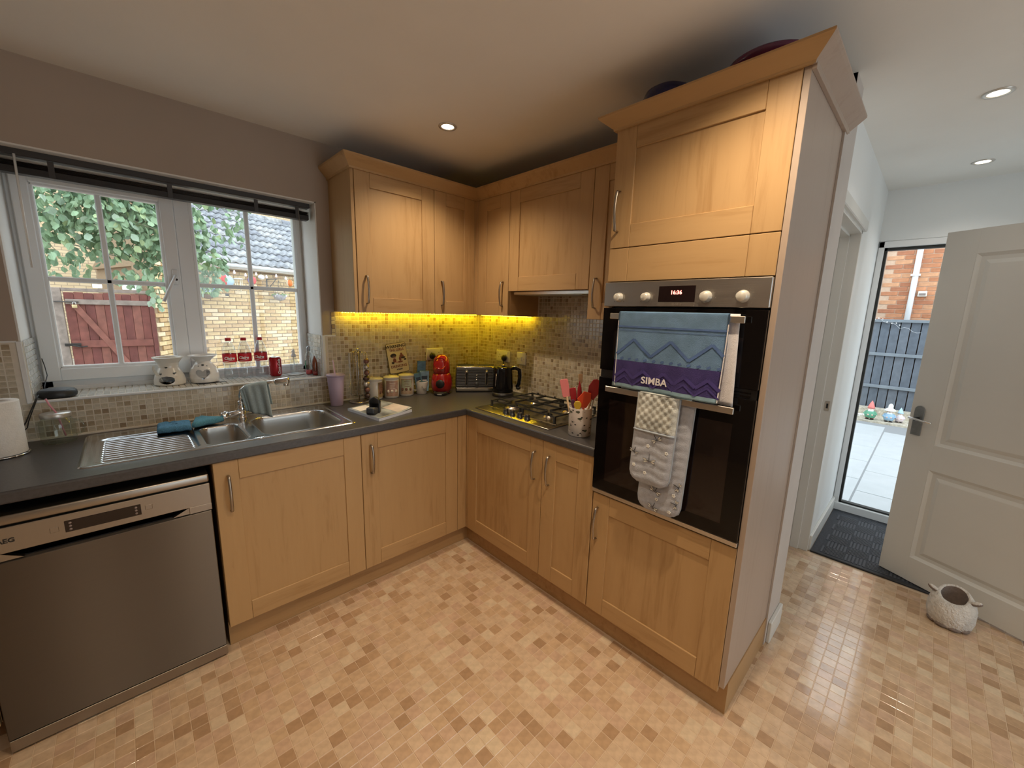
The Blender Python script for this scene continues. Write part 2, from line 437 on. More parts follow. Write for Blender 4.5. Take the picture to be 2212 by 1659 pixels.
# outside wall with the back door opening
EY0, EY1, EZ = -2.99, YH, 2.06
b = MB(); b.box(XE, XE+.25, -5.15, EY0, -.1, ZC, M_WHITEW); b.box(XE, XE+.25, EY0, EY1, EZ, ZC, M_WHITEW); b.box(XE, XE+.25, EY0, EY1, -.1, .0, M_WHITEW)
struct(b.build('wall_outer'))
# reveal lining, painted white
b = MB()
b.box(WX0, WX1, YW+.002, YF+.04, WTOP-.006, WTOP+.002, M_REVEAL)
b.box(WX0-.002, WX0+.006, YW+.002, YF+.04, SILL, WTOP, M_REVEAL); b.box(WX1-.006, WX1+.002, YW+.002, YF+.04, SILL, WTOP, M_REVEAL)
struct(b.build('trim_1'))
# white edge trims round the tiling and along the worktop
b = MB()
b.box(WX0-.008, WX1+.008, YW-.009, YW+.006, SILL-.006, SILL+.004, M_UPVC, .002)
for xx in (WX0, WX1): b.box(xx-.008, xx+.008, YW-.009, YW+.008, SILL, 1.3255, M_UPVC, .002)
b.box(-3.0, WX0-.006, YW-.008, YW, 1.3215, 1.3275, M_UPVC); b.box(WX1+.006, -1.1154, YW-.008, YW, 1.3215, 1.3275, M_UPVC)
b.box(-3.0, XW, YW-.010, YW, ZT, ZT+.006, M_CERC); b.box(XW-.010, XW, -1.52, YW, ZT, ZT+.006, M_CERC)
struct(b.build('trim_2'))

# ------------------------------------------------------------------ mosaic
MP = .0248
MW = [26, 26, 18, 17, 8, 5]
M_PALET = [plain('mosaic_pale_%d' % k, c, .14, noise=.1, nscale=55, spec=.6) for k, c in enumerate(((.62, .62, .58), (.68, .67, .64), (.56, .55, .50)))]
def mosaic(name, parent, O, ux, uz, nrm, nu, nv, keep, single=0, pal=None):
    """squares of glass mosaic on a grout bed; O is the lower corner on the wall face"""
    b = MB(); [b.mi(mt) for mt in (pal or M_MIRT)]; lst = []
    for i in range(nu):
        for j in range(nv):
            P = O+ux*((i+.5)*MP)+uz*((j+.5)*MP)
            if keep(P): lst.append(((P-CAM).length, i, j, P))
    lst.sort(key=lambda t: t[0])
    if single:
        tm = tile_mesh(MP-.003, MP-.003, .003, M_MIRT, .0009)
        Mr = Matrix((ux, nrm.cross(ux), nrm)).transposed().to_euler()
        for t in lst[:single]:
            o = bpy.data.objects.new('tile', tm[pick(rnd, MW)]); COL.objects.link(o); o.parent = parent
            o.rotation_euler = Mr; o.location = t[3]+nrm*.0055
    for t in lst[single:]:
        raised(b, t[3]+nrm*(.0055+rnd.uniform(-.0003, .0003)), ux, uz, nrm, MP-.003, MP-.003, .003, .0009, pick(rnd, [5, 3, 2] if pal else MW))
    stuff(b.build(name, parent, recalc=False))
def grout(parent, boxes):
    b = MB()
    for bx in boxes: b.box(*bx, M_GROUT)
    b.build('grout', parent)
g = .004
grout(wall_back, [(-3.0, WX0, YW-g, YW, ZT, 1.3215), (WX0, WX1, YW-g, YW, ZT, SILL-.006), (WX1, -1.1154, YW-g, YW, ZT, 1.3215), (-1.1154, XW, YW-g, YW, ZT, 1.4675),
                  (WX0+.006, WX0+.010, YW, YF, SILL, 1.3215), (WX1-.010, WX1-.006, YW, YF, SILL, 1.3215), (WX0, WX1, YW, YF+.03, SILL-.012, SILL-.002)])
grout(wall_right, [(XW-g, XW, -1.53, YW-g, ZT, 1.64)])
def keep1(P):
    if P.x > XW-.02: return False
    if WX0-.015 < P.x < WX1+.015 and P.z > SILL-.018: return False
    if P.x < -1.127 and P.z > 1.318: return False
    return P.z < 1.46
nx = Vector((0, -1, 0))
mosaic('mosaic_tiles', wall_back, Vector((-2.9, YW, ZT+.008)), X, Z, nx, 118, 23, keep1, 300)
hx = Vector((-1, 0, 0))
mosaic('mosaic_tiles', wall_right, Vector((XW, YW-.006, ZT+.008)), Vector((0, -1, 0)), Z, hx, 64, 30, lambda P: P.y > -1.52 and (P.z < 1.455 or -1.20 < P.y < -.60))
mosaic('sill_tiles', wall_back, Vector((WX0+.012, YW+.01, SILL-.004)), X, Y, Z, 46, 10, lambda P: P.x < WX1-.02 and P.y < YF-.01, 0, M_PALET)
mosaic('reveal_tiles', wall_back, Vector((WX0+.008, YW+.01, SILL+.004)), Y, Z, X, 10, 10, lambda P: P.y < YF-.01 and P.z < 1.315, 0, M_PALET)
mosaic('reveal_tiles', wall_back, Vector((WX1-.008, YW+.01, SILL+.004)), Y, Z, -X, 10, 10, lambda P: P.y < YF-.01 and P.z < 1.315, 0, M_PALET)

# ------------------------------------------------------------------ window
b = MB()
FX0, FX1, FZ0, FZ1 = WX0+.006, WX1-.006, SILL-.004, WTOP-.006
b.box(FX0, FX0+.042, YF+.005, YF+.07, FZ0, FZ1, M_UPVC, .003); b.box(FX1-.042, FX1, YF+.005, YF+.07, FZ0, FZ1, M_UPVC, .003)
b.box(FX0, FX1, YF+.005, YF+.07, FZ0, FZ0+.05, M_UPVC, .003); b.box(FX0, FX1, YF+.005, YF+.07, FZ1-.045, FZ1, M_UPVC, .003)
b.box(FX0+.02, FX1-.02, YF-.004, YF+.008, FZ0+.0, FZ0+.022, M_UPVC, .003)
b.box(-1.802, -1.738, YF+.0, YF+.07, FZ0, FZ1, M_UPVC, .004)
win = struct(b.build('window_1'))
# opening sash on the left
sx0, sx1, sz0, sz1 = -2.333, -1.803, 1.122, 2.045
gx0, gx1, gz0, gz1 = -2.280, -1.857, 1.178, 1.990
b = MB()
b.box(sx0, gx0, YF-.018, YF+.05, sz0, sz1, M_UPVC, .003); b.box(gx1, sx1, YF-.018, YF+.05, sz0, sz1, M_UPVC, .003)
b.box(gx0, gx1, YF-.018, YF+.05, sz0, gz0, M_UPVC, .003); b.box(gx0, gx1, YF-.018, YF+.05, gz1, sz1, M_UPVC, .003)
for (a0, a1, c0, c1) in ((gx0-.004, gx0+.012, gz0, gz1), (gx1-.012, gx1+.004, gz0, gz1), (gx0, gx1, gz0-.004, gz0+.012), (gx0, gx1, gz1-.012, gz1+.004)):
    b.box(a0, a1, YF-.010, YF+.02, c0, c1, M_UPVC, .004)
sash = b.build('sash', win)
def bars(x0, x1, z0, z1, xc, zc, par, y):
    b = MB(); b.box(xc-.011, xc+.011, y-.008, y+.012, z0, z1, M_UPVC, .004); b.build('glazing_bar', par)
    b = MB(); b.box(x0, x1, y-.008, y+.012, zc-.011, zc+.011, M_UPVC, .004); b.build('glazing_bar', par)
    xs = [x0, xc, x1]; zs = [z0, zc, z1]
    for i in range(2):
        for j in range(2):
            b = MB(); b.box(xs[i], xs[i+1], y+.0205, y+.0245, zs[j], zs[j+1], M_GLASS); b.build('pane', par)
bars(gx0+.01, gx1-.01, gz0+.01, gz1-.01, -2.073, 1.586, sash, YF+.004)
hx0, hx1, hz0, hz1 = -1.736, FX1-.035, FZ0+.045, FZ1-.04
b = MB()
for (a0, a1, c0, c1) in ((hx0-.006, hx0+.012, hz0, hz1), (hx1-.012, hx1+.006, hz0, hz1), (hx0, hx1, hz0-.006, hz0+.012), (hx0, hx1, hz1-.012, hz1+.006)):
    b.box(a0, a1, YF+.0, YF+.04, c0, c1, M_UPVC, .004)
bead = b.build('glazing_bead', win)
bars(hx0+.01, hx1-.01, hz0+.01, hz1-.01, -1.482, 1.592, win, YF+.012)
b = MB(); b.box(-1.838, -1.812, YF-.028, YF-.018, 1.585, 1.665, M_UPVC, .006, 2)
b.tube([(-1.825, YF-.028, 1.63), (-1.825, YF-.05, 1.628)], .009, M_UPVC)
b.tube([(-1.825, YF-.05, 1.632), (-1.845, YF-.056, 1.59), (-1.885, YF-.056, 1.50)], .011, M_UPVC, ry=.007)
b.lathe([(.006, 0), (.006, .002)], M_BLK, 10, M=TR(-1.825, YF-.056, 1.612) @ Matrix.Rotation(PI/2, 4, 'X')); b.build('window_handle', sash)

# venetian blind drawn right up
M_BLD = plain('blind_dark_wood', (.010, .007, .006), .5, noise=.3, nscale=30)
M_BLR = plain('blind_rail_grey', (.038, .034, .033), .45, noise=.1)
bl = thing('venetian_blind', 'dark wooden venetian blind pulled right up above the sink window', 'blind', ((WX0+WX1)/2, YW+.08, 2.0))
hw = (WX1-WX0)/2-.016
b = MB(); b.box(-hw-.0, hw, -.028, .022, .048, .076, M_BLR, .003); b.build('head_rail', bl)
for k in range(5):
    b = MB(); z = .008+k*.0045
    b.grid(lambda u, v: Vector((-hw+.006+u*(2*hw-.012), -.025+v*.05, z+.004*math.sin(v*PI))), 1, 6, M_BLD, .003); b.build('slat', bl)
b = MB(); b.box(-hw+.006, hw-.006, -.026, .026, -.018, .010, M_BLD, .004); b.build('bottom_rail', bl)
for xx in (-.42, -.05, .30, .50):
    b = MB(); b.box(xx-.009, xx+.009, -.0295, -.0275, -.02, .045, M_BLR); b.build('ladder_tape', bl)
M_CORD = plain('cord_grey', (.30, .27, .22), .8)
b = MB(); b.tube([(hw-.06, -.03, .03), (hw-.06, -.03, -.45), (hw-.055, -.02, -.72), (hw-.03, .02, -.86), (hw-.015, .03, -.895)], .0012, M_CORD, 5); b.build('cord', bl)
M_CLEARP = plain('clear_acrylic', (.75, .75, .72), .2)
b = MB(); b.tube([(-hw+.055, -.034, .05), (-hw+.052, -.034, -.18), (-hw+.05, -.03, -.38)], .004, M_CLEARP, 6); b.build('wand', bl)

# ------------------------------------------------------------------ kitchen units
SW = .085
def door_mesh(w, h, stile=SW, rail=SW, panel=True, rails=(True, True)):
    """shaker door, front face at y=0, origin lower left"""
    b = MB(); t = .019; g = .0006
    b.box(0, stile-g, 0, t, 0, h, M_WV, .0015); b.box(w-stile+g, w, 0, t, 0, h, M_WV, .0015)
    b.box(stile, w-stile, 0, t, h-rail, h, M_WH, .0015); b.box(stile, w-stile, 0, t, 0, rail, M_WH, .0015)
    if panel: b.box(stile-.003, w-stile+.003, .0065, t-.002, rail-.003, h-rail+.003, M_WV)
    return b
def handle(par, x, z, L_=.15):
    """satin strap handle; x,z is its middle on the door face"""
    b = MB(); h = L_/2
    pts = [(x, -.002, z-h), (x, -.020, z-h+.002)] + [(x, -.022-.010*math.sin(PI*i/8), z-h+.006+(L_-.012)*i/8) for i in range(9)] + [(x, -.020, z+h-.002), (x, -.002, z+h)]
    b.tube(pts, .0062, M_NICK, 6, ry=.0032, up=(0, 1, 0)); return b.build('handle', par)
G2 = .0015
def cabinet(name, label, x0, x1, z0, z1, depth, yfront, wall, hinge_handle, hz, group=None, side_l=False, carcz0=None, w_visible=None):
    """wall 'b': window wall, 'r': hob wall. x0,x1 run left to right seen from the front"""
    W = x1-x0
    if wall == 'b': loc = (x0, yfront, z0); rz = 0
    else: loc = (yfront, x0, z0); rz = -PI/2
    t = thing(name, label, 'cabinet', loc, rz, group)
    H = z1-z0; cz = 0 if carcz0 is None else carcz0
    b = MB(); p = .016
    b.box(0.0005, p, .0205, depth, cz, H, M_CARC); b.box(W-p, W-.0005, .0205, depth, cz, H, M_CARC)
    b.box(p, W-p, .0205, depth, cz, cz+p, M_CARC); b.box(p, W-p, depth-.008, depth, cz, H, M_CARC)
    if z0 > 1: b.box(p, W-p, .0205, depth, H-p, H, M_CARC)
    b.build('body', t)
    d = door_mesh(W-2*G2, H).build('door', t, (G2, 0, 0))
    if hinge_handle is not None: handle(d, (W-2*G2-.047) if hinge_handle == 'R' else .047, hz-z0)
    return t
DZ0, DZ1 = .128, .8696
cabinet('base_cabinet', 'maple base cabinet beneath the sink, right of the steel dishwasher', -1.8472, -1.246, DZ0, DZ1, .585, -.5883, 'b', 'L', .732)
cabinet('base_cabinet', 'maple base cabinet between sink cabinet and inside corner, below the magazine', -1.246, -.6527, DZ0, DZ1, .585, -.5883, 'b', 'L', .733)
c = cabinet('base_cabinet', 'wide maple base cabinet beneath the hob, next to inside corner', -.600, -1.2178, DZ0, DZ1, .585, -.5883, 'r', 'R', .724) if False else None
def cab_r(label, y0, y1, z0, z1, depth, xf, side, hz, **k):
    t = cabinet(k.pop('name', 'base_cabinet'), label, 0, y0-y1, z0, z1, depth, 0, 'b', side, hz, **k)
    t.location = (xf, y0, z0); t.rotation_euler = (0, 0, -PI/2); return t
cab_r('wide maple base cabinet beneath the hob, next to inside corner', -.603, -1.2178, DZ0, DZ1, .585, -.5883, 'R', .724)
cab_r('narrow maple base cabinet between hob cabinet and oven tower', -1.2178, -1.5263, DZ0, DZ1, .585, -.5883, 'L', .724)
b = MB(); b.box(-.6517, -.5883, -.5883, -.569, DZ0, DZ1, M_WV, .001); b.box(-.5883+.0, -.569, -.6025, -.5883, DZ0, DZ1, M_WV, .001)
tag(b.build('corner_post'), 'narrow maple filler post in inside corner of base units', 'panel')
# plinths
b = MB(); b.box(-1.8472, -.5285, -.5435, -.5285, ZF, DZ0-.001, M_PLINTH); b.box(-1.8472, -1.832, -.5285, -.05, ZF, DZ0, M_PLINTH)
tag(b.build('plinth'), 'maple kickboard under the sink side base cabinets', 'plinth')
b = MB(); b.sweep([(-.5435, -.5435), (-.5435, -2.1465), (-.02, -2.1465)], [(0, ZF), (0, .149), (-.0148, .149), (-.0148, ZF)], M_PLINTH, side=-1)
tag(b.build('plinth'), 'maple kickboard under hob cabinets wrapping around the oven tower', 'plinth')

# worktop, rounded front edge
b = MB(); TH = .0405; zt0 = ZT-TH
SX0, SX1, SY0, SY1 = -2.213, -1.2234, -.5007, -.004     # sink outline
cx0, cx1, cy0, cy1 = SX0+.02, SX1-.02, SY0+.02, SY1-.02
yb = YW-.0005
b.box(-3.0, cx0, -.58, yb, zt0, ZT, M_TOP); b.box(cx1, XW-.0005, -.58, yb, zt0, ZT, M_TOP)
b.box(cx0, cx1, -.58, cy0, zt0, ZT, M_TOP); b.box(cx0, cx1, cy1, yb, zt0, ZT, M_TOP)
b.box(-.58, XW-.0005, -1.5255, -.58, zt0, ZT, M_TOP)
prof = [(0, zt0), (.013, zt0), (.0165, zt0+.002), (.0185, zt0+.006), (.0185, ZT-.008), (.0165, ZT-.0025), (.012, ZT), (0, ZT)]
b.sweep([(-3.0, -.58), (-.58, -.58), (-.58, -1.5255)], prof, M_TOP, side=-1)
tag(b.build('worktop'), 'dark grey L-shaped laminate worktop with rounded front edge', 'worktop')

# wall units
ZU0, ZU1 = 1.4675, 2.2168; WU = -.2742
dW = YW-WU-.0015
cabinet('wall_cabinet', 'wide maple wall cabinet right of the window', -1.1154+.018, -.6055, ZU0, ZU1, dW, WU, 'b', 'L', 1.595)
cabinet('wall_cabinet', 'narrow maple wall cabinet left of inside corner, yellow strip light beneath', -.6055, -.2905, ZU0, ZU1, dW, WU, 'b', 'L', 1.60)
dH = XW-WU-.0015
cab_r('narrow maple wall cabinet right of inside corner, beside extractor cabinet', -.2905, -.5958, ZU0, ZU1, dH, WU, 'R', 1.605, name='wall_cabinet')
cab_r('short maple extractor cabinet above the gas hob', -.5958, -1.2085, 1.6213, ZU1, dH, WU, None, 0, name='wall_cabinet')
cab_r('slim maple wall cabinet tucked against the oven tower', -1.2085, -1.5245, ZU0, ZU1, dH, WU, 'L', 1.60, name='wall_cabinet')
b = MB(); b.box(-.2895, -.2725, -.2742, -.256, ZU0, ZU1, M_WV, .001); b.box(-.2742, -.256, -.2895, -.2725, ZU0, ZU1, M_WV, .001)
tag(b.build('corner_post'), 'slim maple filler strip in inside corner of wall cabinets', 'panel')
b = MB(); b.box(-1.1154, -1.0979, WU+.004, YW-.001, ZU0, ZU1, M_WV, .001)
tag(b.build('end_panel'), 'pale maple end panel of wall cabinets beside the window', 'panel')
CP = [(0, -.010), (.008, -.010), (.009, .0), (.042, .036), (.048, .044), (.048, .054), (0, .054)]
b = MB(); b.sweep([(-1.1154, YW-.002), (-1.1154, WU), (WU, WU), (WU, -1.524)], [(o, ZU1+z) for o, z in CP], M_WH, side=-1)
b.sweep([(-1.1154+.02, YW-.002), (-1.1154+.02, WU+.02), (WU+.02, WU+.02), (WU+.02, -1.524)], [(0, ZU1), (0, ZU1+.045), (-.001, ZU1+.045), (-.001, ZU1)], M_CARC, side=-1)
tag(b.build('cornice'), 'maple cornice moulding along the top of wall cabinets', 'cornice')

# oven tower
TX = -.5856; TY0 = -1.5275; TY1 = -2.1254
tw = thing('oven_tower', 'tall maple oven housing unit with cornice, carrying the black double oven', 'cabinet', (TX, TY0, ZF), -PI/2)
TD = XW-TX-.001; W = TY0-TY1
def tz(z): return z-ZF
b = MB()
b.box(0, .018, .0205, TD, tz(.15), tz(2.205), M_CARC); b.box(.018, W-.001, .0205, TD, tz(.15), tz(.168), M_CARC)
b.box(.018, W-.001, .0205, TD, tz(.700), tz(.716), M_CARC); b.box(.018, W-.001, .0205, TD, tz(1.622), tz(1.638), M_CARC); b.box(.018, W-.001, .0205, TD, tz(2.187), tz(2.205), M_CARC)
b.box(.018, W-.001, TD-.008, TD, tz(.15), tz(2.205), M_CARC); b.build('body', tw)
b = MB(); b.box(W, W+.018, .002, TD-.0, tz(.150), tz(2.1962), M_PINK, .0008); o = b.build('side_panel', tw); o['label'] = 'pale foil-faced side panel facing the hall'
d = door_mesh(W-2*G2, 2.1962-1.7565).build('door', tw, (G2, 0, tz(1.7565))); handle(d, .03, 1.893-1.7565)
def flap():
    b = MB(); t = .019; w = W-2*G2; h = 1.7535-1.6258
    b.box(0, SW-.0006, 0, t, 0, h, M_WV, .0015); b.box(w-SW+.0006, w, 0, t, 0, h, M_WV, .0015); b.box(SW, w-SW, 0, t, 0, h, M_WH, .0015); return b
flap().build('fascia_panel', tw, (G2, 0, tz(1.6258)))
d = door_mesh(W-2*G2, .7079-.124).build('door', tw, (G2, 0, tz(.124))); handle(d, .03, .568-.124)
b = MB(); CP2 = [(0, -.006), (.010, -.006), (.011, .0), (.049, .030), (.055, .036), (.055, .042), (0, .042)]
b.sweep([(0, .255), (0, 0), (W+.018, 0), (W+.018, TD)], [(o, tz(2.196)+z) for o, z in CP2], M_WH, side=-1)
for f in b.bm.faces:
    if f.calc_center_median().x > W+.0185 and f.calc_center_median().y > .001: f.material_index = b.mi(M_PINK)
b.box(W+.018, W+.030, .0, TD-.03, tz(2.178), tz(2.198), M_PINK, .001)
cn = b.build('cornice', tw)

# downlights
M_LED = emit('lamp_glow', (1, .88, .68), 18)
M_RING = plain('lamp_ring', (.62, .60, .56), .3, .6, noise=.03)
M_CAN = plain('lamp_can', (.75, .72, .66), .2, 1)
for i, (x, y, wt, cc) in enumerate(SPOTS):
    lab = ['recessed ceiling light above the kitchen corner, near the wall cabinets', None, None, None, None, None, 'larger recessed ceiling light, nearer one in the hall ceiling', 'recessed ceiling light in the hall, nearer the back door'][i]
    if lab:
        t = thing('downlight', lab, 'ceiling light', (x, y, ZC), 0, 'recessed ceiling lights')
        b = MB(); b.lathe([(.030, -.001), (.031, -.004), (.043, -.005), (.046, -.002), (.046, 0)], M_RING, 28, cap=False); b.build('ring', t)
        b = MB(); b.lathe([(.030, -.0012), (.024, .0), (.012, -.0005), (.0, -.0005)], M_LED, 20, cap=False); b.build('lamp', t)
    l = bpy.data.lights.new('lamp_light', 'SPOT'); l.energy = wt*2.9; l.color = cc; l.spot_size = math.radians(130); l.spot_blend = 1; l.shadow_soft_size = .022
    lo = bpy.data.objects.new('lamp_light', l); COL.objects.link(lo); lo.location = (x, y, ZC-.03)
# yellow LED tape under the wall cabinets
M_TAPE = emit('yellow_led', (1, .70, .01), 105)
M_TAPEB = plain('led_tape', (.8, .8, .7), .4)
t = thing('led_strip', 'glowing yellow LED strip under the wall cabinets in the corner', 'strip light', (0, 0, ZU0))
b = MB(); b.box(-1.09, -.03, -.005, .004, -.0035, -.0005, M_TAPEB); b.box(-.031, -.022, -.585, -.01, -.0035, -.0005, M_TAPEB); b.build('tape', t)
for (p0, p1, n) in (((-1.085, 0), (-.06, 0), 62), ((-.0265, -.05), (-.0265, -.58), 32)):
    pass
b = MB()
for k in range(58): xx = -1.083+k*.018; b.box(xx-.004, xx+.004, -.004, .003, -.0055, -.0035, M_TAPE)
for k in range(30): yy = -.04-k*.018; b.box(-.030, -.023, yy-.004, yy+.004, -.0055, -.0035, M_TAPE)
stuff(b.build('diodes', t))
#PART2
# ------------------------------------------------------------------ dishwasher and its neighbour
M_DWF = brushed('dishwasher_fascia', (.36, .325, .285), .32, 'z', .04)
M_DISP = plain('display_black', (.012, .006, .006), .12)
t = thing('dishwasher', 'freestanding stainless steel dishwasher under the draining board', 'dishwasher', (-2.455, -.600, ZF))
W = .593
b = MB(); b.box(.004, W-.004, .024, .60, .0, .80, M_BLK); b.build('body', t)
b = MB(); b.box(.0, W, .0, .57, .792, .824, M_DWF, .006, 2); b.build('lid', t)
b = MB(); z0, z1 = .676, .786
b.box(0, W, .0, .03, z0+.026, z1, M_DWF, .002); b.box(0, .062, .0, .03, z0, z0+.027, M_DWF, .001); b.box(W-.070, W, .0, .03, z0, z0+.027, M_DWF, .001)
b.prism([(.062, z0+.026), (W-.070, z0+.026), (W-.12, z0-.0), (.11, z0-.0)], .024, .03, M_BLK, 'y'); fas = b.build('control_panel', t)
b = MB(); b.prism([(.062, z0+.026), (.11, z0+.001), (.062, z0+.001)], .004, .024, M_DWF, 'y'); b.prism([(W-.070, z0+.026), (W-.070, z0+.001), (W-.12, z0+.001)], .004, .024, M_DWF, 'y'); stuff(b.build('grip_cheeks', fas))
b = MB(); b.box(.204, .390, -.0015, .004, .724, .764, M_DISP, .001); dsp = b.build('display', fas)
M_DOT = plain('indicator_grey', (.25, .2, .18), .4)
b = MB()
for xx in (.217, .377):
    for zz in (.733, .744, .755): b.lathe([(.0, .0), (.0038, 0), (.0038, .001), (0, .001)], M_DOT, 10, M=TR(xx, -.0015, zz) @ Matrix.Rotation(PI/2, 4, 'X'))
stuff(b.build('indicators', dsp))
for xx, zz in ((.181, .742), (.411, .746)):
    b = MB(); b.box(xx-.010, xx+.010, -.001, .003, zz-.009, zz+.009, M_DWF, .001); b.build('button', fas)
text('logo', 'AEG', .020, M_BLK, fas, TR(.080, -.0008, .742) @ STAND, bold=.0006)
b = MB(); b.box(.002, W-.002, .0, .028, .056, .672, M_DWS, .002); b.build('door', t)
b = MB(); b.box(.002, W-.002, .004, .03, .008, .050, M_DWF, .001); b.build('kick_panel', t)
cabinet('base_cabinet', 'base cabinet left of the dishwasher, mostly out of view', -3.0, -2.462, DZ0, DZ1, .585, -.5883, 'b', 'R', .73)

# ------------------------------------------------------------------ sink
def sd_rr(x, y, x0, x1, y0, y1, r):
    cx, cy = (x0+x1)/2, (y0+y1)/2; qx = abs(x-cx)-(x1-x0)/2+r; qy = abs(y-cy)-(y1-y0)/2+r
    return math.hypot(max(qx, 0), max(qy, 0))+min(max(qx, qy), 0)-r
def sst(a, b_, x):
    t = min(1, max(0, (x-a)/(b_-a))); return t*t*(3-2*t)
def sink_z(x, y):
    e = -sd_rr(x, y, SX0, SX1, SY0, SY1, .03)
    z = .0045*sst(0, .006, e) - .0035*sst(.014, .022, e)
    d = sd_rr(x, y, -2.165, -1.870, -.455, -.105, .03)
    if d < .012:
        k = sst(.012, -.004, d); rid = .0036*math.sin((y+.455)/.0292*2*PI) if d < -.006 else 0
        z += k*(-.006 - .012*(x+2.165)/.3*.4) + k*rid*sst(-.006, -.018, d)
    for (x0, x1, y0, y1, r, dep, sl) in ((-1.628, -1.272, -.466, -.095, .075, .165, .022), (-1.842, -1.688, -.466, -.150, .045, .12, .016)):
        d = sd_rr(x, y, x0, x1, y0, y1, r)
        if d < 0: z -= dep*sst(0, sl, -d)*.96 + dep*.04*sst(.02, .10, -d)
        elif d < .008: z -= .0015*(1-d/.008)
    return z
M_SNK = M_SINK
t = thing('sink', 'stainless steel one and a half bowl sink with ribbed drainer', 'sink', (SX0, SY0, ZT))
b = MB(); NX, NY = 330, 170
xs = [SX0+(SX1-SX0)*i/NX for i in range(NX+1)]; ys = [SY0+(SY1-SY0)*j/NY for j in range(NY+1)]
V = {}
for i in range(NX+1):
    for j in range(NY+1):
        if sd_rr(xs[i], ys[j], SX0, SX1, SY0, SY1, .03) < .003: V[i, j] = b.bm.verts.new((xs[i]-SX0, ys[j]-SY0, sink_z(xs[i], ys[j])+.0004))
b.mi(M_SINK); b.mi(M_BOWL)
for i in range(NX):
    for j in range(NY):
        q = [V.get(k) for k in ((i, j), (i+1, j), (i+1, j+1), (i, j+1))]
        if all(q):
            f = b.bm.faces.new(q); f.smooth = True
            f.material_index = 1 if min(v.co.z for v in q) < -.02 else 0
b.build('bowls', t, recalc=False)
for (x, y, zz) in ((-1.45, -.28, -.1645), (-1.765, -.31, -.1195)):
    b = MB(); b.lathe([(.0, .001), (.02, .001), (.03, .003), (.038, .003), (.040, .0005)], M_CHROME, 24, c=(x-SX0, y-SY0, zz)); b.lathe([(0, .0022), (.012, .0022), (.013, .0012)], M_BLK, 12, c=(x-SX0, y-SY0, zz)); b.build('drain', t)
b = MB(); b.lathe([(0, .0062), (.018, .006), (.022, .0045)], M_CHROME, 20, c=(-1.655-SX0, -.476-SY0, 0)); b.build('pop_up_knob', t)
# mixer tap
t = thing('mixer_tap', 'chrome bridge mixer tap with swivel spout at the back of the sink', 'tap', (-1.647, -.060, ZT+.0015))
b = MB(); b.lathe([(.024, 0), (.024, .006), (.019, .010), (.018, .03), (.021, .034), (.021, .06), (.017, .066), (.014, .078), (.017, .082), (.017, .09), (.012, .094)], M_CHROME, 24); b.build('body', t)
b = MB(); b.tube([(-.072, -.02, .030), (.075, .012, .040)], .013, M_CHROME, 14); b.build('valve_bar', t)
for sg, p in ((-1, (-.060, -.018, .031)), (1, (.062, .010, .039))):
    b = MB(); d = Vector((.147*sg, .032*sg, .010*sg)).normalized(); P = Vector(p)
    b.tube([P, P+d*.004, P+d*.030, P+d*.034], .019, M_CHROME, 12, taper=[.8, 1, 1, .85])
    b.tube([P+d*.018, P+d*.018+Vector((0, -.02, .022))], .005, M_CHROME, 8); b.build('handle', t)
b = MB()
sp = [(0, 0, .085), (0, -.002, .125), (.004, -.008, .148), (.020, -.030, .166), (.060, -.066, .180), (.110, -.102, .191), (.150, -.124, .196)]
b.tube(sp, .0105, M_CHROME, 14); b.build('spout', t)
b = MB(); b.tube([(.135, -.116, .194), (.140, -.119, .195), (.190, -.146, .200), (.193, -.148, .200)], .0165, M_CHROME, 16, taper=[.8, 1, 1, .9]); b.lathe([(0, 0), (.012, 0), (.013, .015), (0, .016)], M_CHROME, 12, M=TR(.180, -.140, .172)); b.build('nozzle', t)
# dishcloth over the spout
M_CLOTH = plain('cloth_grey_blue', (.46, .56, .57), .95, noise=.12, nscale=200, bump=.5, bscale=700)
base = Vector((-1.647, -.060, ZT))
def clo(u, v):
    # u along the spout, v across: over the top, front flap hangs towards the room
    k = .02+u*.80; i = k*(len(sp)-3)+1.6
    i = min(i, len(sp)-1.001); a = Vector(sp[int(i)]); c_ = Vector(sp[int(i)+1]); P = base+a+(c_-a)*(i-int(i))
    s_ = (v-.42)
    if s_ < 0:
        L_ = (-s_/.42)*(.120+.080*u); side = Vector((-.35, -.94, 0))
    else:
        L_ = (s_/.58)*(.035+.10*u*u+.05*math.sin(u*3)); side = Vector((.45, .89, 0))
    drop = max(0, L_-.016); sw_ = min(L_, .016)/.016
    wv = .006*math.sin(u*13+1)+.004*math.sin(u*29)
    p = P+Vector((0, 0, .014))*(1-.5*sw_*sw_)+side*(.0155*sw_+wv*min(1, drop/.03)+.05*drop)-Vector((0, 0, drop))
    p.x += .10*drop*(.5-u) + drop*.15
    return p
b = MB(); b.grid(clo, 40, 36, M_CLOTH, .0022); tag(b.build('dishcloth'), 'grey-blue dishcloth hanging over the tap spout', 'cloth')
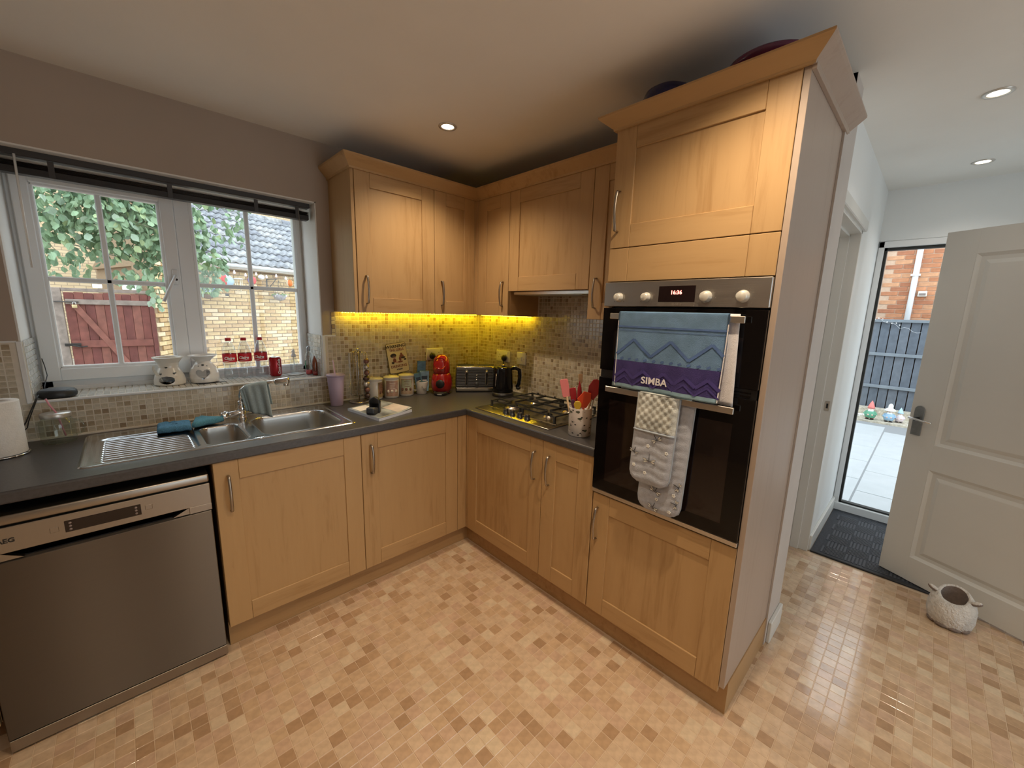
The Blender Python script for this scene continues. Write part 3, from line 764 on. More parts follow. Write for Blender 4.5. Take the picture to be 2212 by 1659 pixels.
# blue cloths
M_BLUE = plain('blue_sponge_cloth', (.11, .32, .54), .9, noise=.35, nscale=300, bump=.8, bscale=500)
M_BLUE2 = plain('teal_cloth', (.13, .40, .54), .9, noise=.3, nscale=300, bump=.8, bscale=500)
def pad(name, label, poly, z, h, mat, cen, fold=0):
    b = MB(); n = len(poly); rings = []
    for (s_, zz) in ((1.0, .004), (1.03, h*.35), (1.02, h*.7), (.93, h*.95), (.75, h*1.05), (.35, h*1.08)):
        rings.append([b.bm.verts.new((cen[0]+(x-cen[0])*s_, cen[1]+(y-cen[1])*s_, z+zz+fold*(x-cen[0]) + .002*math.sin(x*160+y*90))) for x, y in poly])
    for a, c_ in zip(rings, rings[1:]):
        for i in range(n): b.bm.faces.new((a[i], a[(i+1) % n], c_[(i+1) % n], c_[i]))
    b.bm.faces.new(rings[-1]); b.bm.faces.new(list(reversed(rings[0])))
    for f in b.bm.faces: f.smooth = True
    b.mi(mat); tag(b.build(name), label, 'cloth')
def dens(poly, k=6):
    out = []
    for i in range(len(poly)):
        a = Vector(poly[i]); c_ = Vector(poly[(i+1) % len(poly)])
        out += [tuple(a+(c_-a)*j/k) for j in range(k)]
    return out
pad('folded_cloth', 'blue folded cloth on the back edge of the drainer, left of its twin', dens([(-1.985, -.175), (-1.868, -.190), (-1.862, -.075), (-1.978, -.055)]), ZT+.004, .030, M_BLUE, (-1.922, -.12))
pad('folded_cloth', 'blue-green triangular folded cloth lying beside the small sink bowl', dens([(-1.862, -.165), (-1.735, -.118), (-1.800, -.035), (-1.838, -.045)]), ZT+.006, .030, M_BLUE2, (-1.81, -.09))

# ------------------------------------------------------------------ hob
M_HOB = brushed('hob_steel', (.50, .47, .40), .22, 'x', .05)
M_ALU = plain('burner_ring', (.55, .50, .42), .3, 1, noise=.1)
M_BRASS = plain('burner_base', (.70, .55, .35), .3, 1, noise=.1)
hx0, hx1, hy0, hy1 = -.548, -.048, -.615, -1.212
t = thing('gas_hob', 'stainless steel gas hob with black cast iron pan supports', 'hob', (hx0, hy0, ZT), -PI/2)
W, D = hy0-hy1, hx1-hx0      # local x right, local y back
b = MB(); b.box(0, W, 0, D, .0005, .006, M_HOB, .0025, 2); b.box(.028, W-.028, .088, D-.02, .0058, .0075, M_HOB, .001); b.build('plate', t)
BN = [(.165, .165, .036), (.165, .36, .026), (.445, .37, .036), (.445, .175, .024)]
for (x, y, r) in BN:
    b = MB(); b.lathe([(r*1.35, .0075), (r*1.3, .012), (r*1.0, .014), (r*1.0, .021), (r*.9, .022)], M_ALU, 28); 
    bn = b.build('burner', t, (x, y, 0))
    b = MB(); b.lathe([(r*.92, .0221), (r*.95, .0245), (r*.85, .0285), (0, .0295)], M_BLK, 28); b.build('burner_cap', bn)
for k, x in enumerate((.225, .278, .340, .398)):
    b = MB(); b.lathe([(.019, .006), (.019, .009), (.0155, .011), (.0145, .030), (.0135, .032)], M_BLK, 22); b.lathe([(.0137, .0322), (0, .0325)], M_CHROME, 20)
    b.box(-.0022, .0022, -.0145, .0145, .030, .0335, M_CHROME, .0006); b.build('knob', t, (x, .052, 0))
for sx in (0, 1):
    x0, x1 = (.045, .292) if sx == 0 else (.312, W-.045); y0, y1 = .102, D-.035; z = .043
    b = MB(); r = .0042
    b.tube([(x0, y0, z), (x1, y0, z), (x1, y1, z), (x0, y1, z)], r, M_BLKM, 4, ry=.0055, closed=True, smooth=False)
    b.box(x0, x1, (y0+y1)/2-r, (y0+y1)/2+r, z-.005, z+.005, M_BLKM)
    xc = (x0+x1)/2
    for (bx_, by_, br) in (BN[:2] if sx == 0 else BN[2:]):
        for (ax, ay, ex, ey) in ((x0, by_, bx_-br*.55, by_), (x1, by_, bx_+br*.55, by_)): b.box(min(ax, ex), max(ax, ex), ay-r, ay+r, z-.004, z+.006, M_BLKM)
        for yy0, yy1 in (((y0 if by_ < (y0+y1)/2 else (y0+y1)/2), by_-br*.55), (by_+br*.55, ((y0+y1)/2 if by_ < (y0+y1)/2 else y1))): b.box(bx_-r, bx_+r, yy0, yy1, z-.004, z+.006, M_BLKM)
    for xx in (x0, x1):
        for yy in (y0, y1): b.box(xx-.006, xx+.006, yy-.006, yy+.006, .0078, z+.004, M_BLKM, .001)
    for xx in (x0+.05, x1-.05): b.box(xx-.004, xx+.004, y1-.004, y1+.004, z, z+.012, M_BLKM); b.box(xx-.004, xx+.004, y0-.004, y0+.004, z, z+.012, M_BLKM)
    b.build('pan_support', t)
# extractor underside
t = thing('extractor_hood', 'grey extractor underside beneath the short wall cabinet', 'extractor', (WU+.02, -.5958, 1.60), -PI/2)
b = MB(); b.box(.02, .595, .01, .24, .0, .02, M_STEEL, .002); b.build('housing', t)
b = MB(); b.box(.08, .53, .04, .20, -.003, .0, M_ALU, .001); b.build('grease_filter', t)

# ------------------------------------------------------------------ double oven
t = thing('double_oven', 'black glass built-in double oven with steel control panel', 'oven', (TX-.0005, TY0, 0), -PI/2)
W = .5965
def pz(z): return z
b = MB(); b.box(.022, W-.022, .03, .54, .735, 1.615, M_BLK); b.build('body', t)
b = MB(); b.box(.001, W, -.014, .030, 1.528, 1.622, M_STEEL, .002); cp = b.build('control_panel', t)
kn = [(.0705, .0155), (.1865, .0155), (.4055, .0175), (.5195, .0175)]
M_KN = plain('knob_pearl', (.72, .70, .63), .28, .35, noise=.03)
for x, r in kn:
    b = MB(); M_ = TR(x, -.014, 1.5635) @ Matrix.Rotation(PI/2, 4, 'X')
    b.lathe([(r*1.15, 0), (r*1.15, .003), (r, .005), (r*.93, .020), (r*.80, .0225), (0, .0225)], M_KN, 26, M=M_); b.build('knob', cp)
b = MB(); b.box(.2345, .368, -.0155, -.012, 1.5455, 1.602, M_DISP, .001); dp = b.build('display', cp)
M_RED = emit('red_digits', (1, .12, .10), 5)
text('digits', '16:36', .019, M_RED, dp, TR(.301, -.0160, 1.5785) @ STAND, bold=.0004)
b = MB(); b.box(.2345, .368, -.0152, -.012, 1.5305, 1.5435, M_SATIN, .0005); bz = b.build('brand_strip', cp)
M_INK = plain('print_grey', (.16, .13, .11), .5)
text('brand', 'BOSCH', .0105, M_INK, bz, TR(.308, -.0155, 1.537) @ STAND, bold=.0003)
b = MB()
for i, (x, r) in enumerate(kn):
    for k in range(9 if i > 1 else 5):
        a = math.radians(-40+k*(260/(8 if i > 1 else 4))); rr = r*1.75
        px_, pz_ = x+rr*math.cos(a), 1.5635+rr*math.sin(a)*.95
        b.box(px_-.0016, px_+.0016, -.0146, -.0138, pz_-.0011, pz_+.0011, M_INK)
stuff(b.build('dial_marks', cp))
def oven_door(z0, z1):
    b = MB(); b.box(.001, W, -.014, .020, z0, z1, M_BLKG, .0015); d = b.build('oven_door', t)
    b = MB(); b.box(.06, W-.06, -.0146, -.0142, z0+.05, z1-.09, plain('window_tint', (.012, .007, .006), .04)); b.build('glass_panel', d)
    return d
od1 = oven_door(1.268, 1.522); od2 = oven_door(.736, 1.236)
b = MB(); b.box(.004, W-.003, -.006, .02, 1.236, 1.268, M_BLK); b.box(.30, W-.02, -.0085, -.006, 1.240, 1.246, M_BLKG); b.box(.30, W-.02, -.0085, -.006, 1.252, 1.257, M_BLKG); b.build('vent_strip', t)
b = MB(); b.box(.001, W, -.010, .02, .716, .733, M_STEEL, .001); b.build('bottom_trim', t)
def bar(z, od):
    b = MB(); b.box(.058, .545, -.052, -.043, z-.011, z+.011, M_SATIN, .0015); b.box(.085, .098, -.044, -.014, z-.008, z+.008, M_SATIN); b.box(.505, .518, -.044, -.014, z-.008, z+.008, M_SATIN); b.build('bar_handle', od)
bar(1.490, od1); bar(1.196, od2)

# tea towel: oven local frame, folded over the top bar
def plainimg(): pass
M_TB = plain('towel_blue', (.25, .42, .64), .95, noise=.13, nscale=22, bump=.35, bscale=500)
M_TP = plain('towel_purple', (.10, .075, .28), .95, noise=.18, nscale=28, bump=.35, bscale=500)
M_TD = plain('towel_dark_blue', (.07, .13, .30), .95, noise=.15, nscale=40)
M_TV = plain('towel_violet', (.05, .035, .17), .95, noise=.15, nscale=40)
M_TW = plain('towel_white', (.72, .70, .72), .95, noise=.06, nscale=80, bump=.3, bscale=500)
M_TLT = plain('towel_pale_blue', (.42, .62, .72), .95, noise=.1, nscale=40)
tt = thing('tea_towel', 'blue and purple zigzag tea towel over the upper oven handle', 'towel', (TX-.0005, TY0, 0), -PI/2)
X0, X1 = .1015, .5025; ZB, ZT2 = 1.214, 1.5035
def towel_y(x, z):   # front sheet surface, fanned out a little at the right-hand bottom
    k = (ZT2-z)/(ZT2-ZB)
    return -.0560 - .004*math.sin(x*34+1)*k - .002*math.sin(x*71)*k - .018*k*k*sst(.25, .5, x)
def towel_pt(u, v):
    x = X0+(X1-X0)*u; 
    if v < .90: z = ZB+(ZT2-ZB)*(v/.90); return Vector((x-.012*(1-v)*(1-u)-.004*(1-v)*u, towel_y(x, z), z))
    a = (v-.90)/.10*PI/2; return Vector((x, -.0475-.0085*math.cos(a), ZT2+.0015+.004*math.sin(a)))
b = MB(); rows = 60; cols_ = 48
fn = towel_pt
vs = [[b.bm.verts.new(fn(i/cols_, j/rows)) for j in range(rows+1)] for i in range(cols_+1)]
for m_ in (M_TB, M_TP, M_TLT): b.mi(m_)
for i in range(cols_):
    for j in range(rows):
        f = b.bm.faces.new((vs[i][j], vs[i+1][j], vs[i+1][j+1], vs[i][j+1])); f.smooth = True
        z = j/rows; f.material_index = 2 if z < .035 else (1 if z < .33 else 0)
bmesh.ops.solidify(b.bm, geom=b.bm.faces[:], thickness=-.0018); b.build('front_sheet', tt, recalc=False)
b = MB(); b.grid(lambda u, v: Vector((X0+.012+(X1-X0+.012)*u+.010*(1-v), -.039-.003*math.sin(u*19)*(1-v)+.0*v, 1.208+(ZT2+.004-1.208)*v)), 30, 20, M_TW, .002); b.build('back_sheet', tt)
def on_towel(b, pts, wdt, mat, lift=.0013):
    """a printed stripe following the cloth"""
    for (xa, za), (xb, zb) in zip(pts, pts[1:]):
        n = max(2, int(math.hypot(xb-xa, zb-za)/.012)); L_ = math.hypot(xb-xa, zb-za); nx_, nz_ = -(zb-za)/L_*wdt/2, (xb-xa)/L_*wdt/2
        row = []
        for k in range(n+1):
            x = xa+(xb-xa)*k/n; z = za+(zb-za)*k/n
            row.append([b.bm.verts.new((x+s_*nx_, towel_y(x+s_*nx_, z+s_*nz_)-lift, z+s_*nz_)) for s_ in (-1, 1)])
        for p_, q_ in zip(row, row[1:]):
            f = b.bm.faces.new((p_[0], q_[0], q_[1], p_[1])); f.material_index = b.mi(mat)
b = MB()
on_towel(b, [(X0+.002, 1.452), (X1-.004, 1.452)], .006, M_TD, .002); on_towel(b, [(X0+.002, 1.438), (X1-.004, 1.438)], .0018, M_TD)
zz = [(X0+.002+k*.0715, 1.405 if k % 2 else 1.345) for k in range(6)] + [(X1-.004, 1.37)]
on_towel(b, zz, .010, M_TD, .0022)
for k in range(12):
    xx = X0+.02+k*.033; on_towel(b, [(xx, 1.326), (xx+.012, 1.332)], .008, M_TD)
stuff(b.build('zigzag_print', tt, recalc=False))
b = MB()
for row_, ww in ((1.272, .012), (1.245, .006)):
    on_towel(b, [(X0+.002+k*.0398, row_+(.016 if k % 2 else -.016)) for k in range(11)], ww, M_TV, .0022)
stuff(b.build('zigzag_print', tt, recalc=False))
o = text('lettering', 'SIMBA', .036, M_TW, tt, None, bold=.0008, ext=.0003)
for v in o.data.vertices:
    x, z = .268+v.co.x*1.02, 1.254+v.co.y; v.co = Vector((x, towel_y(x, z)-.0022-v.co.z, z))
b = MB(); on_towel(b, [(X0+.001-.0, ZB+.004), (X0+.001, ZT2-.03)], .003, M_TW, .0016); on_towel(b, [(X1-.0045, ZB+.004), (X1-.001, ZT2-.03)], .0035, M_TW, .0016); stuff(b.build('hem', tt, recalc=False))

# double oven glove over the lower bar
M_G1 = plain('glove_grey', (.40, .42, .48), .9, noise=.1, nscale=90, bump=.3, bscale=400)
M_G2 = plain('glove_check', (.54, .56, .53), .9, noise=.28, nscale=26, bump=.3, bscale=400, detail=1)
M_GB = plain('glove_binding', (.33, .37, .42), .85, noise=.05)
og = thing('oven_glove', 'grey quilted double oven glove with dragonfly print over the lower handle', 'oven glove', (TX-.0005, TY0, 0), -PI/2)
def glove(name, x0, x1, zt_, zb_, y0, mats, zs, lean):
    """padded strip with rounded lower corners"""
    b = MB(); nu, nv = 26, 56
    def half(z):
        r = .045; k = z-zb_
        return 1 if k > r else math.sqrt(max(0, 1-((r-k)/r)**2))*.42+.58 if k < r else 1
    def P(u, v, s_):
        z = zb_+(zt_-zb_)*v; xm = (x0+x1)/2+lean*(zt_-z); hw_ = (x1-x0)/2*half(z)
        x = xm+hw_*(2*u-1)
        edge = min(1, min(u, 1-u)/.10, (v)/.04)
        dia = abs(math.sin((x+z)*PI/.030))*abs(math.sin((x-z)*PI/.030))
        if z > zs: q = .010*dia**.45
        else: q = .0035*abs(math.sin(z*PI/.036+.6*math.sin(x*60)))**.6
        y = y0 - s_*(.006+ (q+.003)*edge) - .010*(1-v)
        return (x, y, z)
    for s_ in (1, -.3):
        vv = [[b.bm.verts.new(P(i/nu, j/nv, s_)) for j in range(nv+1)] for i in range(nu+1)]
        for i in range(nu):
            for j in range(nv):
                f = b.bm.faces.new((vv[i][j], vv[i+1][j], vv[i+1][j+1], vv[i][j+1])); f.smooth = True
                f.material_index = 0 if (zb_+(zt_-zb_)*(j/nv)) > zs else 1
    b.mats = list(mats); g_ = b.build(name, og)
    b = MB(); pts = [P(0, v/20, .3) for v in range(20, 0, -1)]+[P(u/10, 0, .3) for u in range(11)]+[P(1, v/20, .3) for v in range(1, 21)]
    b.tube(pts, .0042, M_GB, 6); b.build('binding', g_)
    if zs < zt_-.01:
        b = MB(); b.tube([Vector(P(u/10, (zs-zb_)/(zt_-zb_), 1))+Vector((0, -.003, 0)) for u in range(11)], .004, M_GB, 6); b.build('pocket_edge', g_)
    return g_, P
g1, P1 = glove('front_pad', .213, .372, 1.208, .862, -.053, (M_G2, M_G1), 1.066, -.022)
g2, P2 = glove('back_pad', .250, .418, 1.205, .752, -.030, (M_G1, M_G1), 1.3, -.028)
b = MB(); b.grid(lambda u, v: Vector((.217+(.195)*u, -.060+.036*v, 1.2085+.006*math.sin(v*PI))), 8, 6, M_G2, .002); b.build('fold', og)
M_GK = plain('print_black', (.03, .03, .035), .9); M_GW = plain('print_white', (.78, .77, .72), .9)
def dragonfly(P, u, v, parent, s=1, rot=0, zspan=.346):
    b = MB(); c = Vector(P(u, v, 1))+Vector((0, -.0035, 0))
    def loc(x, z): a = math.radians(rot); return c+Vector((x*math.cos(a)-z*math.sin(a), 0, x*math.sin(a)+z*math.cos(a)))*s
    b.tube([loc(0, -.004), loc(0, .030)], .0011, M_GK, 5)
    for sg in (-1, 1):
        for (ex, ez) in ((.027, .008), (.024, -.006)):
            n = 10; poly = []
            for k in range(n):
                a = 2*PI*k/n; l = .5+.5*math.cos(a); q = loc(sg*ex*(.12+.88*l)-0, ez*l+.0042*math.sin(a)*(.4+l)); poly.append(b.bm.verts.new(q))
            f = b.bm.faces.new(poly); f.material_index = b.mi(M_GW)
            b.tube([p_.co+Vector((0, -.0004, 0)) for p_ in poly], .0005, M_GK, 4, closed=True)
    stuff(b.build('dragonfly_print', parent))
dragonfly(P1, .5, .27, g1, .95, 3); dragonfly(P1, .62, .52, g1, .8, 35); dragonfly(P1, .08, .33, g1, .7, -20)
dragonfly(P2, .42, .185, g2, .9, -25); dragonfly(P2, .40, .035, g2, .8, -20); dragonfly(P2, .93, .13, g2, .7, 80); dragonfly(P2, .93, .28, g2, .7, 70)
b = MB()
for P_, l in ((P1, ((.42, .43), (.88, .40), (.42, .12), (.12, .18))), (P2, ((.48, .12), (.85, .20), (.82, .05)))):
    for (u, v) in l:
        c = Vector(P_(u, v, 1))+Vector((0, -.0025, 0))
        for k in range(5):
            a = 2*PI*k/5; b.sphere((c.x+.0045*math.cos(a), c.y, c.z+.0045*math.sin(a)), .003, M_GW, sy=.3, u=6, v=4)
stuff(b.build('daisy_print', og))

# ------------------------------------------------------------------ things on the window sill
def heart(s, n=28):
    out = []
    for k in range(n):
        a = 2*PI*k/n; out.append((s*16*math.sin(a)**3/17, s*(13*math.cos(a)-5*math.cos(2*a)-2*math.cos(3*a)-math.cos(4*a))/17))
    return out
def inside(poly, x, y):
    c_ = False; n = len(poly)
    for i in range(n):
        (x1, y1), (x2, y2) = poly[i], poly[(i+1) % n]
        if (y1 > y) != (y2 > y) and x < (x2-x1)*(y-y1)/(y2-y1)+x1: c_ = not c_
    return c_
def burner(label, x, y, r, h, mat, shape, rz):
    t = thing('oil_burner', label, 'oil burner', (x, y, SILL+.0025), rz, 'ceramic oil burners on the sill')
    if shape == 'heart': pr = [(.80, 0), (.96, .02), (1.0, .18), (.98, .34), (.86, .52), (.66, .66), (.52, .74), (.50, .78), (.62, .85), (.92, .97), (.94, 1.0)]
    else: pr = [(.92, 0), (1.0, .03), (.98, .16), (.90, .34), (.74, .50), (.62, .62), (.62, .70), (.66, .80), (.90, .96), (.92, 1.0)]
    def rad(z):
        k = z/h
        for (r0, z0), (r1, z1) in zip(pr, pr[1:]):
            if k <= z1: return r*(r0+(r1-r0)*(k-z0)/(z1-z0))
        return r*pr[-1][0]
    hp = heart(.034) if shape == 'heart' else None
    holes = []
    def hole(xx, zz):
        if shape == 'heart':
            if inside(hp, xx, zz-h*.34): return True
            return any(math.hypot(xx-a, zz-c_) < q for a, c_, q in ((0, h*.655, .006), (-.018, h*.62, .003), (.018, h*.62, .003)))
        return (xx/.033)**2+((zz-h*.20)/.020)**2 < 1 or any(inside([(px_+a, pz_+c_) for px_, pz_ in heart(.0075, 14)], xx, zz) for a, c_ in ((-.002, h*.64), (-.025, h*.42), (.030, h*.43)))
    b = MB(); nu, nv = 120, 84; b.mi(mat)
    for wall in (0, 1):
        vv = [[None]*(nv+1) for _ in range(nu)]
        for i in range(nu):
            a = 2*PI*i/nu
            for j in range(nv+1):
                z = h*.80*j/nv if wall else h*j/nv; rr = rad(z)-(.0045 if wall else 0)
                vv[i][j] = b.bm.verts.new((rr*math.sin(a), -rr*math.cos(a), z))
        for i in range(nu):
            a = 2*PI*(i+.5)/nu; a = (a+PI) % (2*PI)-PI
            for j in range(nv):
                z = (h*.80 if wall else h)*(j+.5)/nv
                if abs(a) < 1.2 and hole(rad(z)*math.sin(a), z): continue
                if abs(a) > PI-.75 and h*.05 < z < h*.55: continue
                f = b.bm.faces.new((vv[i][j], vv[(i+1) % nu][j], vv[(i+1) % nu][j+1], vv[i][j+1])); f.smooth = True
    b.lathe([(0, .004), (r*.93, .004)], mat, 40); b.lathe([(0, h*.80), (rad(h*.8), h*.80)], mat, 40, cap=False)
    b.lathe([(rad(h)-.004, h-.004), (rad(h), h+.001), (rad(h)+.003, h-.002)], mat, 40, cap=False)
    b.build('body', t, recalc=False)
    b = MB(); b.lathe([(rad(h*.86)-.004, h*.84), (rad(h)-.008, h*.96), (rad(h)-.004, h*.99)], mat, 40, cap=False); b.lathe([(0, h*.84), (rad(h*.86)-.004, h*.84)], mat, 40, cap=False); b.build('dish', t, recalc=False)
    b = MB(); b.lathe([(0, .004), (.019, .004), (.019, .017), (.0175, .017), (.0175, .014), (0, .014)], plain('tealight_tin', (.5, .55, .6), .3, 1), 20); b.build('tealight', t)
    return t
bu = burner('cream ceramic oil burner with arched opening and small hearts', -1.900, .215, .066, .142, M_CERC, 'arch', math.radians(-16))
b = MB()
for k in range(5):
    a0 = -1.15+k*.09; b.tube([Vector(((.0665-.022*abs(q/14-.2))*math.sin(a0+q*.035), -(.0665-.022*abs(q/14-.2))*math.cos(a0+q*.035), .10-q*.0062)) for q in range(14)], .0012, M_CERC, 5)
stuff(b.build('relief_lines', bu))
burner('white ceramic oil burner with large cut-out heart', -1.757, .205, .065, .146, M_CER, 'heart', math.radians(-12))
b = MB(); b.box(-.05, .075, -.035, .03, 0, .0022, M_BLK, .0008); o = b.build('slate_coaster', None, (-1.745, .155, SILL+.0002), (0, 0, .2)); tag(o, 'thin black coaster partly under the white heart oil burner', 'coaster')
for o_ in bpy.data.objects:
    if o_.name == 'slate_coaster': o_.location.y = .150; o_.scale = (1, .5, 1)

M_BOT = glass('bottle_plastic', (.92, .95, .96), 1.45, .09)
M_REDL = plain('label_red', (.62, .02, .03), .45, noise=.05)
M_REDC = plain('cap_red', (.50, .02, .025), .45)
M_LW = plain('label_white', (.85, .82, .80), .5)
def drink_bottle(label, x, y, rz):
    t = thing('drink_bottle', label, 'bottle', (x, y, SILL+.002), rz, 'empty plastic bottles on the sill')
    R = .034; pr = [(.0, .004), (.012, .002), (.026, 0), (.031, .004), (.033, .014), (.0325, .034), (.0305, .045), (.0305, .085), (.0338, .092), (.0338, .144), (.033, .150), (.031, .165), (.024, .190), (.0155, .208), (.0125, .214), (.0125, .218)]
    b = MB(); b.lathe(pr, M_BOT, 28, cap=False, mod=lambda a, z: 1+(.05*math.cos(5*a) if z < .03 else 0)); b.build('bottle', t)
    b = MB(); b.lathe([(.0145, .215), (.0145, .2165), (.0142, .230), (.0130, .2315), (0, .2315)], M_REDC, 24); b.build('cap', t)
    b = MB(); b.lathe([(.0343, .097), (.0343, .143)], M_REDL, 28, cap=False); lb = b.build('label', t)
    o = text('lettering', 'Claire', .021, M_LW, lb, None, bold=.0008, shear=.25, sx=1.0)
    for v in o.data.vertices: v.co = Vector((v.co.x+.002, -v.co.z-.0004, v.co.y))
    bend_z(o, .0346)
    for v in o.data.vertices: v.co.z += .119
    b = MB(); b.tube([(.0348*math.sin(a), -.0348*math.cos(a), .105+.003*math.sin(a*3)) for a in [(-.9+k*.18) for k in range(11)]], .0012, M_LW, 4, taper=[.3, .6, .9, 1.2, 1.4, 1.5, 1.4, 1.2, .9, .6, .3]); b.build('swoosh', lb)
    return t
drink_bottle('empty plastic drink bottle with red label, next to the heart oil burner', -1.632, .245, math.radians(-15))
drink_bottle('empty plastic drink bottle with red label, middle of three', -1.559, .245, math.radians(-25))
drink_bottle('empty plastic drink bottle with red label, next to the red can', -1.478, .25, math.radians(-32))
t = thing('drink_can', 'red soft drink can on the window sill', 'can', (-1.411, .225, SILL+.002), math.radians(-35))
M_CANR = plain('can_red', (.42, .012, .02), .25, .3)
M_CANA = plain('can_aluminium', (.7, .7, .7), .25, 1)
b = MB(); b.lathe([(.026, 0), (.033, .010), (.033, .100), (.027, .112)], M_CANR, 32, cap=False); b.lathe([(.0, .003), (.024, .003), (.026, 0)], M_CANA, 32, cap=False); b.build('body', t)
b = MB(); b.lathe([(.027, .112), (.0275, .1145), (.0255, .1145), (.0245, .111), (0, .111)], M_CANA, 32, cap=False); b.box(-.006, .006, -.012, .008, .1112, .1125, M_CANA, .0005); b.build('lid', t)
for a_ in (-50, 58):
    o = text('lettering', 'Coca-Cola', .021, M_LW, t, None, shear=.3, bold=.0006)
    for v in o.data.vertices: v.co = Vector((-v.co.y, -v.co.z-.0003, v.co.x))
    bend_z(o, .0332)
    for v in o.data.vertices: v.co.z += .056
    o.rotation_euler = (0, 0, math.radians(a_))
t = thing('spray_bottle', 'small clear pump bottle on a saucer on the sill', 'bottle', (-1.308, .225, SILL+.006))
b = MB(); b.lathe([(.0, .001), (.020, 0), (.022, .003), (.022, .075), (.019, .090), (.011, .102), (.011, .108)], M_BOT, 24, cap=False); b.build('bottle', t)
b = MB(); b.lathe([(.0125, .104), (.0125, .120), (.008, .124), (.008, .138), (.0055, .150), (0, .151)], M_WHITE, 18); b.tube([(0, 0, .138), (-.012, -.010, .137)], .003, M_WHITE, 6); b.tube([(0, 0, .11), (.002, .004, .015)], .0022, M_WHITE, 6); b.build('pump', t)
b = MB(); b.lathe([(.0, 0), (.040, 0), (.048, .004), (.046, .0045), (0, .002)], M_CER, 28); o = b.build('saucer', None, (-1.305, .215, SILL+.002)); tag(o, 'small white saucer under the clear pump bottle', 'saucer')
M_REDW = plain('red_liquid', (.75, .02, .02), .15, spec=.6)
M_GRNL = plain('green_label', (.05, .25, .12), .4)
M_AMB = glass('amber_bottle', (.55, .25, .15), 1.45, .05)
t = thing('soap_bottle', 'clear bottle with red liquid and green label in the sill corner', 'bottle', (-1.235, .175, SILL+.002), math.radians(-30))
b = MB(); b.lathe([(.0, 0), (.022, 0), (.0235, .004), (.0235, .110), (.020, .128), (.011, .140), (.010, .150)], M_BOT, 22, cap=False); b.build('bottle', t)
b = MB(); b.lathe([(0, .003), (.021, .003), (.021, .028), (0, .028)], M_REDW, 20); b.build('liquid', t)
b = MB(); b.lathe([(.0115, .148), (.0115, .170), (.006, .176), (0, .176)], plain('cap_silver', (.35, .36, .38), .3, .6), 16); b.build('cap', t)
b = MB(); b.lathe([(.0238, .040), (.0238, .085)], M_GRNL, 16, cap=False, ang=1.4, M=Matrix.Rotation(2.6, 4, 'Z')); b.build('label', t)
t = thing('soap_bottle', 'slim amber bottle of red liquid behind the trim of the sill corner', 'bottle', (-1.222, .115, SILL+.002))
b = MB(); b.lathe([(.0, 0), (.014, 0), (.015, .004), (.015, .075), (.012, .095), (.006, .11), (.0, .125)], M_AMB, 18, cap=False); b.build('bottle', t)
b = MB(); b.lathe([(0, .003), (.013, .003), (.013, .024), (0, .024)], M_REDW, 16); b.build('liquid', t)
# speaker puck
M_PUCK = plain('puck_black', (.018, .02, .024), .45, noise=.1)
M_PTOP = plain('puck_top', (.09, .11, .14), .3)
t = thing('smart_speaker', 'round black smart speaker puck at the left end of the window sill', 'speaker', (-2.282, .105, SILL+.0025))
b = MB(); b.lathe([(.0, 0), (.050, 0), (.058, .006), (.060, .016), (.058, .028), (.052, .034), (.048, .0345)], M_PUCK, 40); b.build('body', t)
b = MB(); b.lathe([(.0515, .0345), (.047, .0358), (0, .0362)], M_PTOP, 40); b.build('top', t)
M_CABLE = plain('cable_black', (.012, .011, .012), .5)
b = MB(); b.tube([(-2.331, .05, 1.100), (-2.338, .022, 1.085), (-2.352, .012, 1.05), (-2.372, .015, 1.00), (-2.396, .015, .955), (-2.42, .01, .925), (-2.45, -.01, .9145)], .0022, M_CABLE, 6); 
b.tube([(-2.334, .048, 1.092), (-2.344, .018, 1.06), (-2.366, .016, 1.0), (-2.372, .017, .975), (-2.398, .012, .945), (-2.43, .0, .918)], .0018, M_CABLE, 6)
tag(b.build('speaker_cable'), 'black cables hanging from the smart speaker down the tiles', 'cable')
b = MB(); b.tube([(-2.318, .11, 1.105), (-2.322, .16, 1.12), (-2.315, .22, 1.16), (-2.322, .26, 1.20), (-2.328, .275, 1.23)], .0018, M_CABLE, 6); tag(b.build('thin_cable'), 'thin black cable looping up the window frame behind the speaker', 'cable')

# ------------------------------------------------------------------ worktop, window side
M_STRAW = plain('pink_straw', (.72, .30, .36), .35)
M_LIDM = plain('jar_lid', (.62, .60, .56), .35, .7)
M_JAR = glass('jar_glass', (.90, .93, .90), 1.5, .04)
t = thing('jar_mug', 'glass jar drinking mug with lid and pink straw left of the drainer', 'jar', (-2.286, -.030, ZT))
b = MB(); b.lathe([(0, .004), (.040, .002), (.048, .0), (.052, .010), (.052, .075), (.050, .088), (.043, .098), (.041, .112), (.041, .116)], M_JAR, 36, cap=False)
b.tube([(.048, .0, .085), (.068, -.004, .082), (.076, -.006, .060), (.072, -.006, .032), (.050, 0, .024)], .005, M_JAR, 8); b.build('jar', t)
b = MB(); b.lathe([(.0445, .106), (.0455, .108), (.0455, .120), (.044, .123), (0, .1232)], M_LIDM, 36, cap=False); b.build('lid', t)
b = MB(); b.tube([(.018, .006, .02), (.004, 0, .120), (-.012, -.004, .160), (-.018, -.006, .185)], .0032, M_STRAW, 8); b.build('straw', t)
t = thing('paper_towel_holder', 'chrome wire kitchen roll holder at the end of the worktop', 'holder', (-2.425, -.135, ZT))
b = MB(); b.tube([(.070*math.cos(2*PI*k/28), .070*math.sin(2*PI*k/28), .004) for k in range(28)], .003, M_CHROME, 6, closed=True)
b.tube([(-.07, 0, .004), (.07, 0, .004)], .003, M_CHROME, 6); b.tube([(0, 0, .004), (0, 0, .235)], .003, M_CHROME, 6)
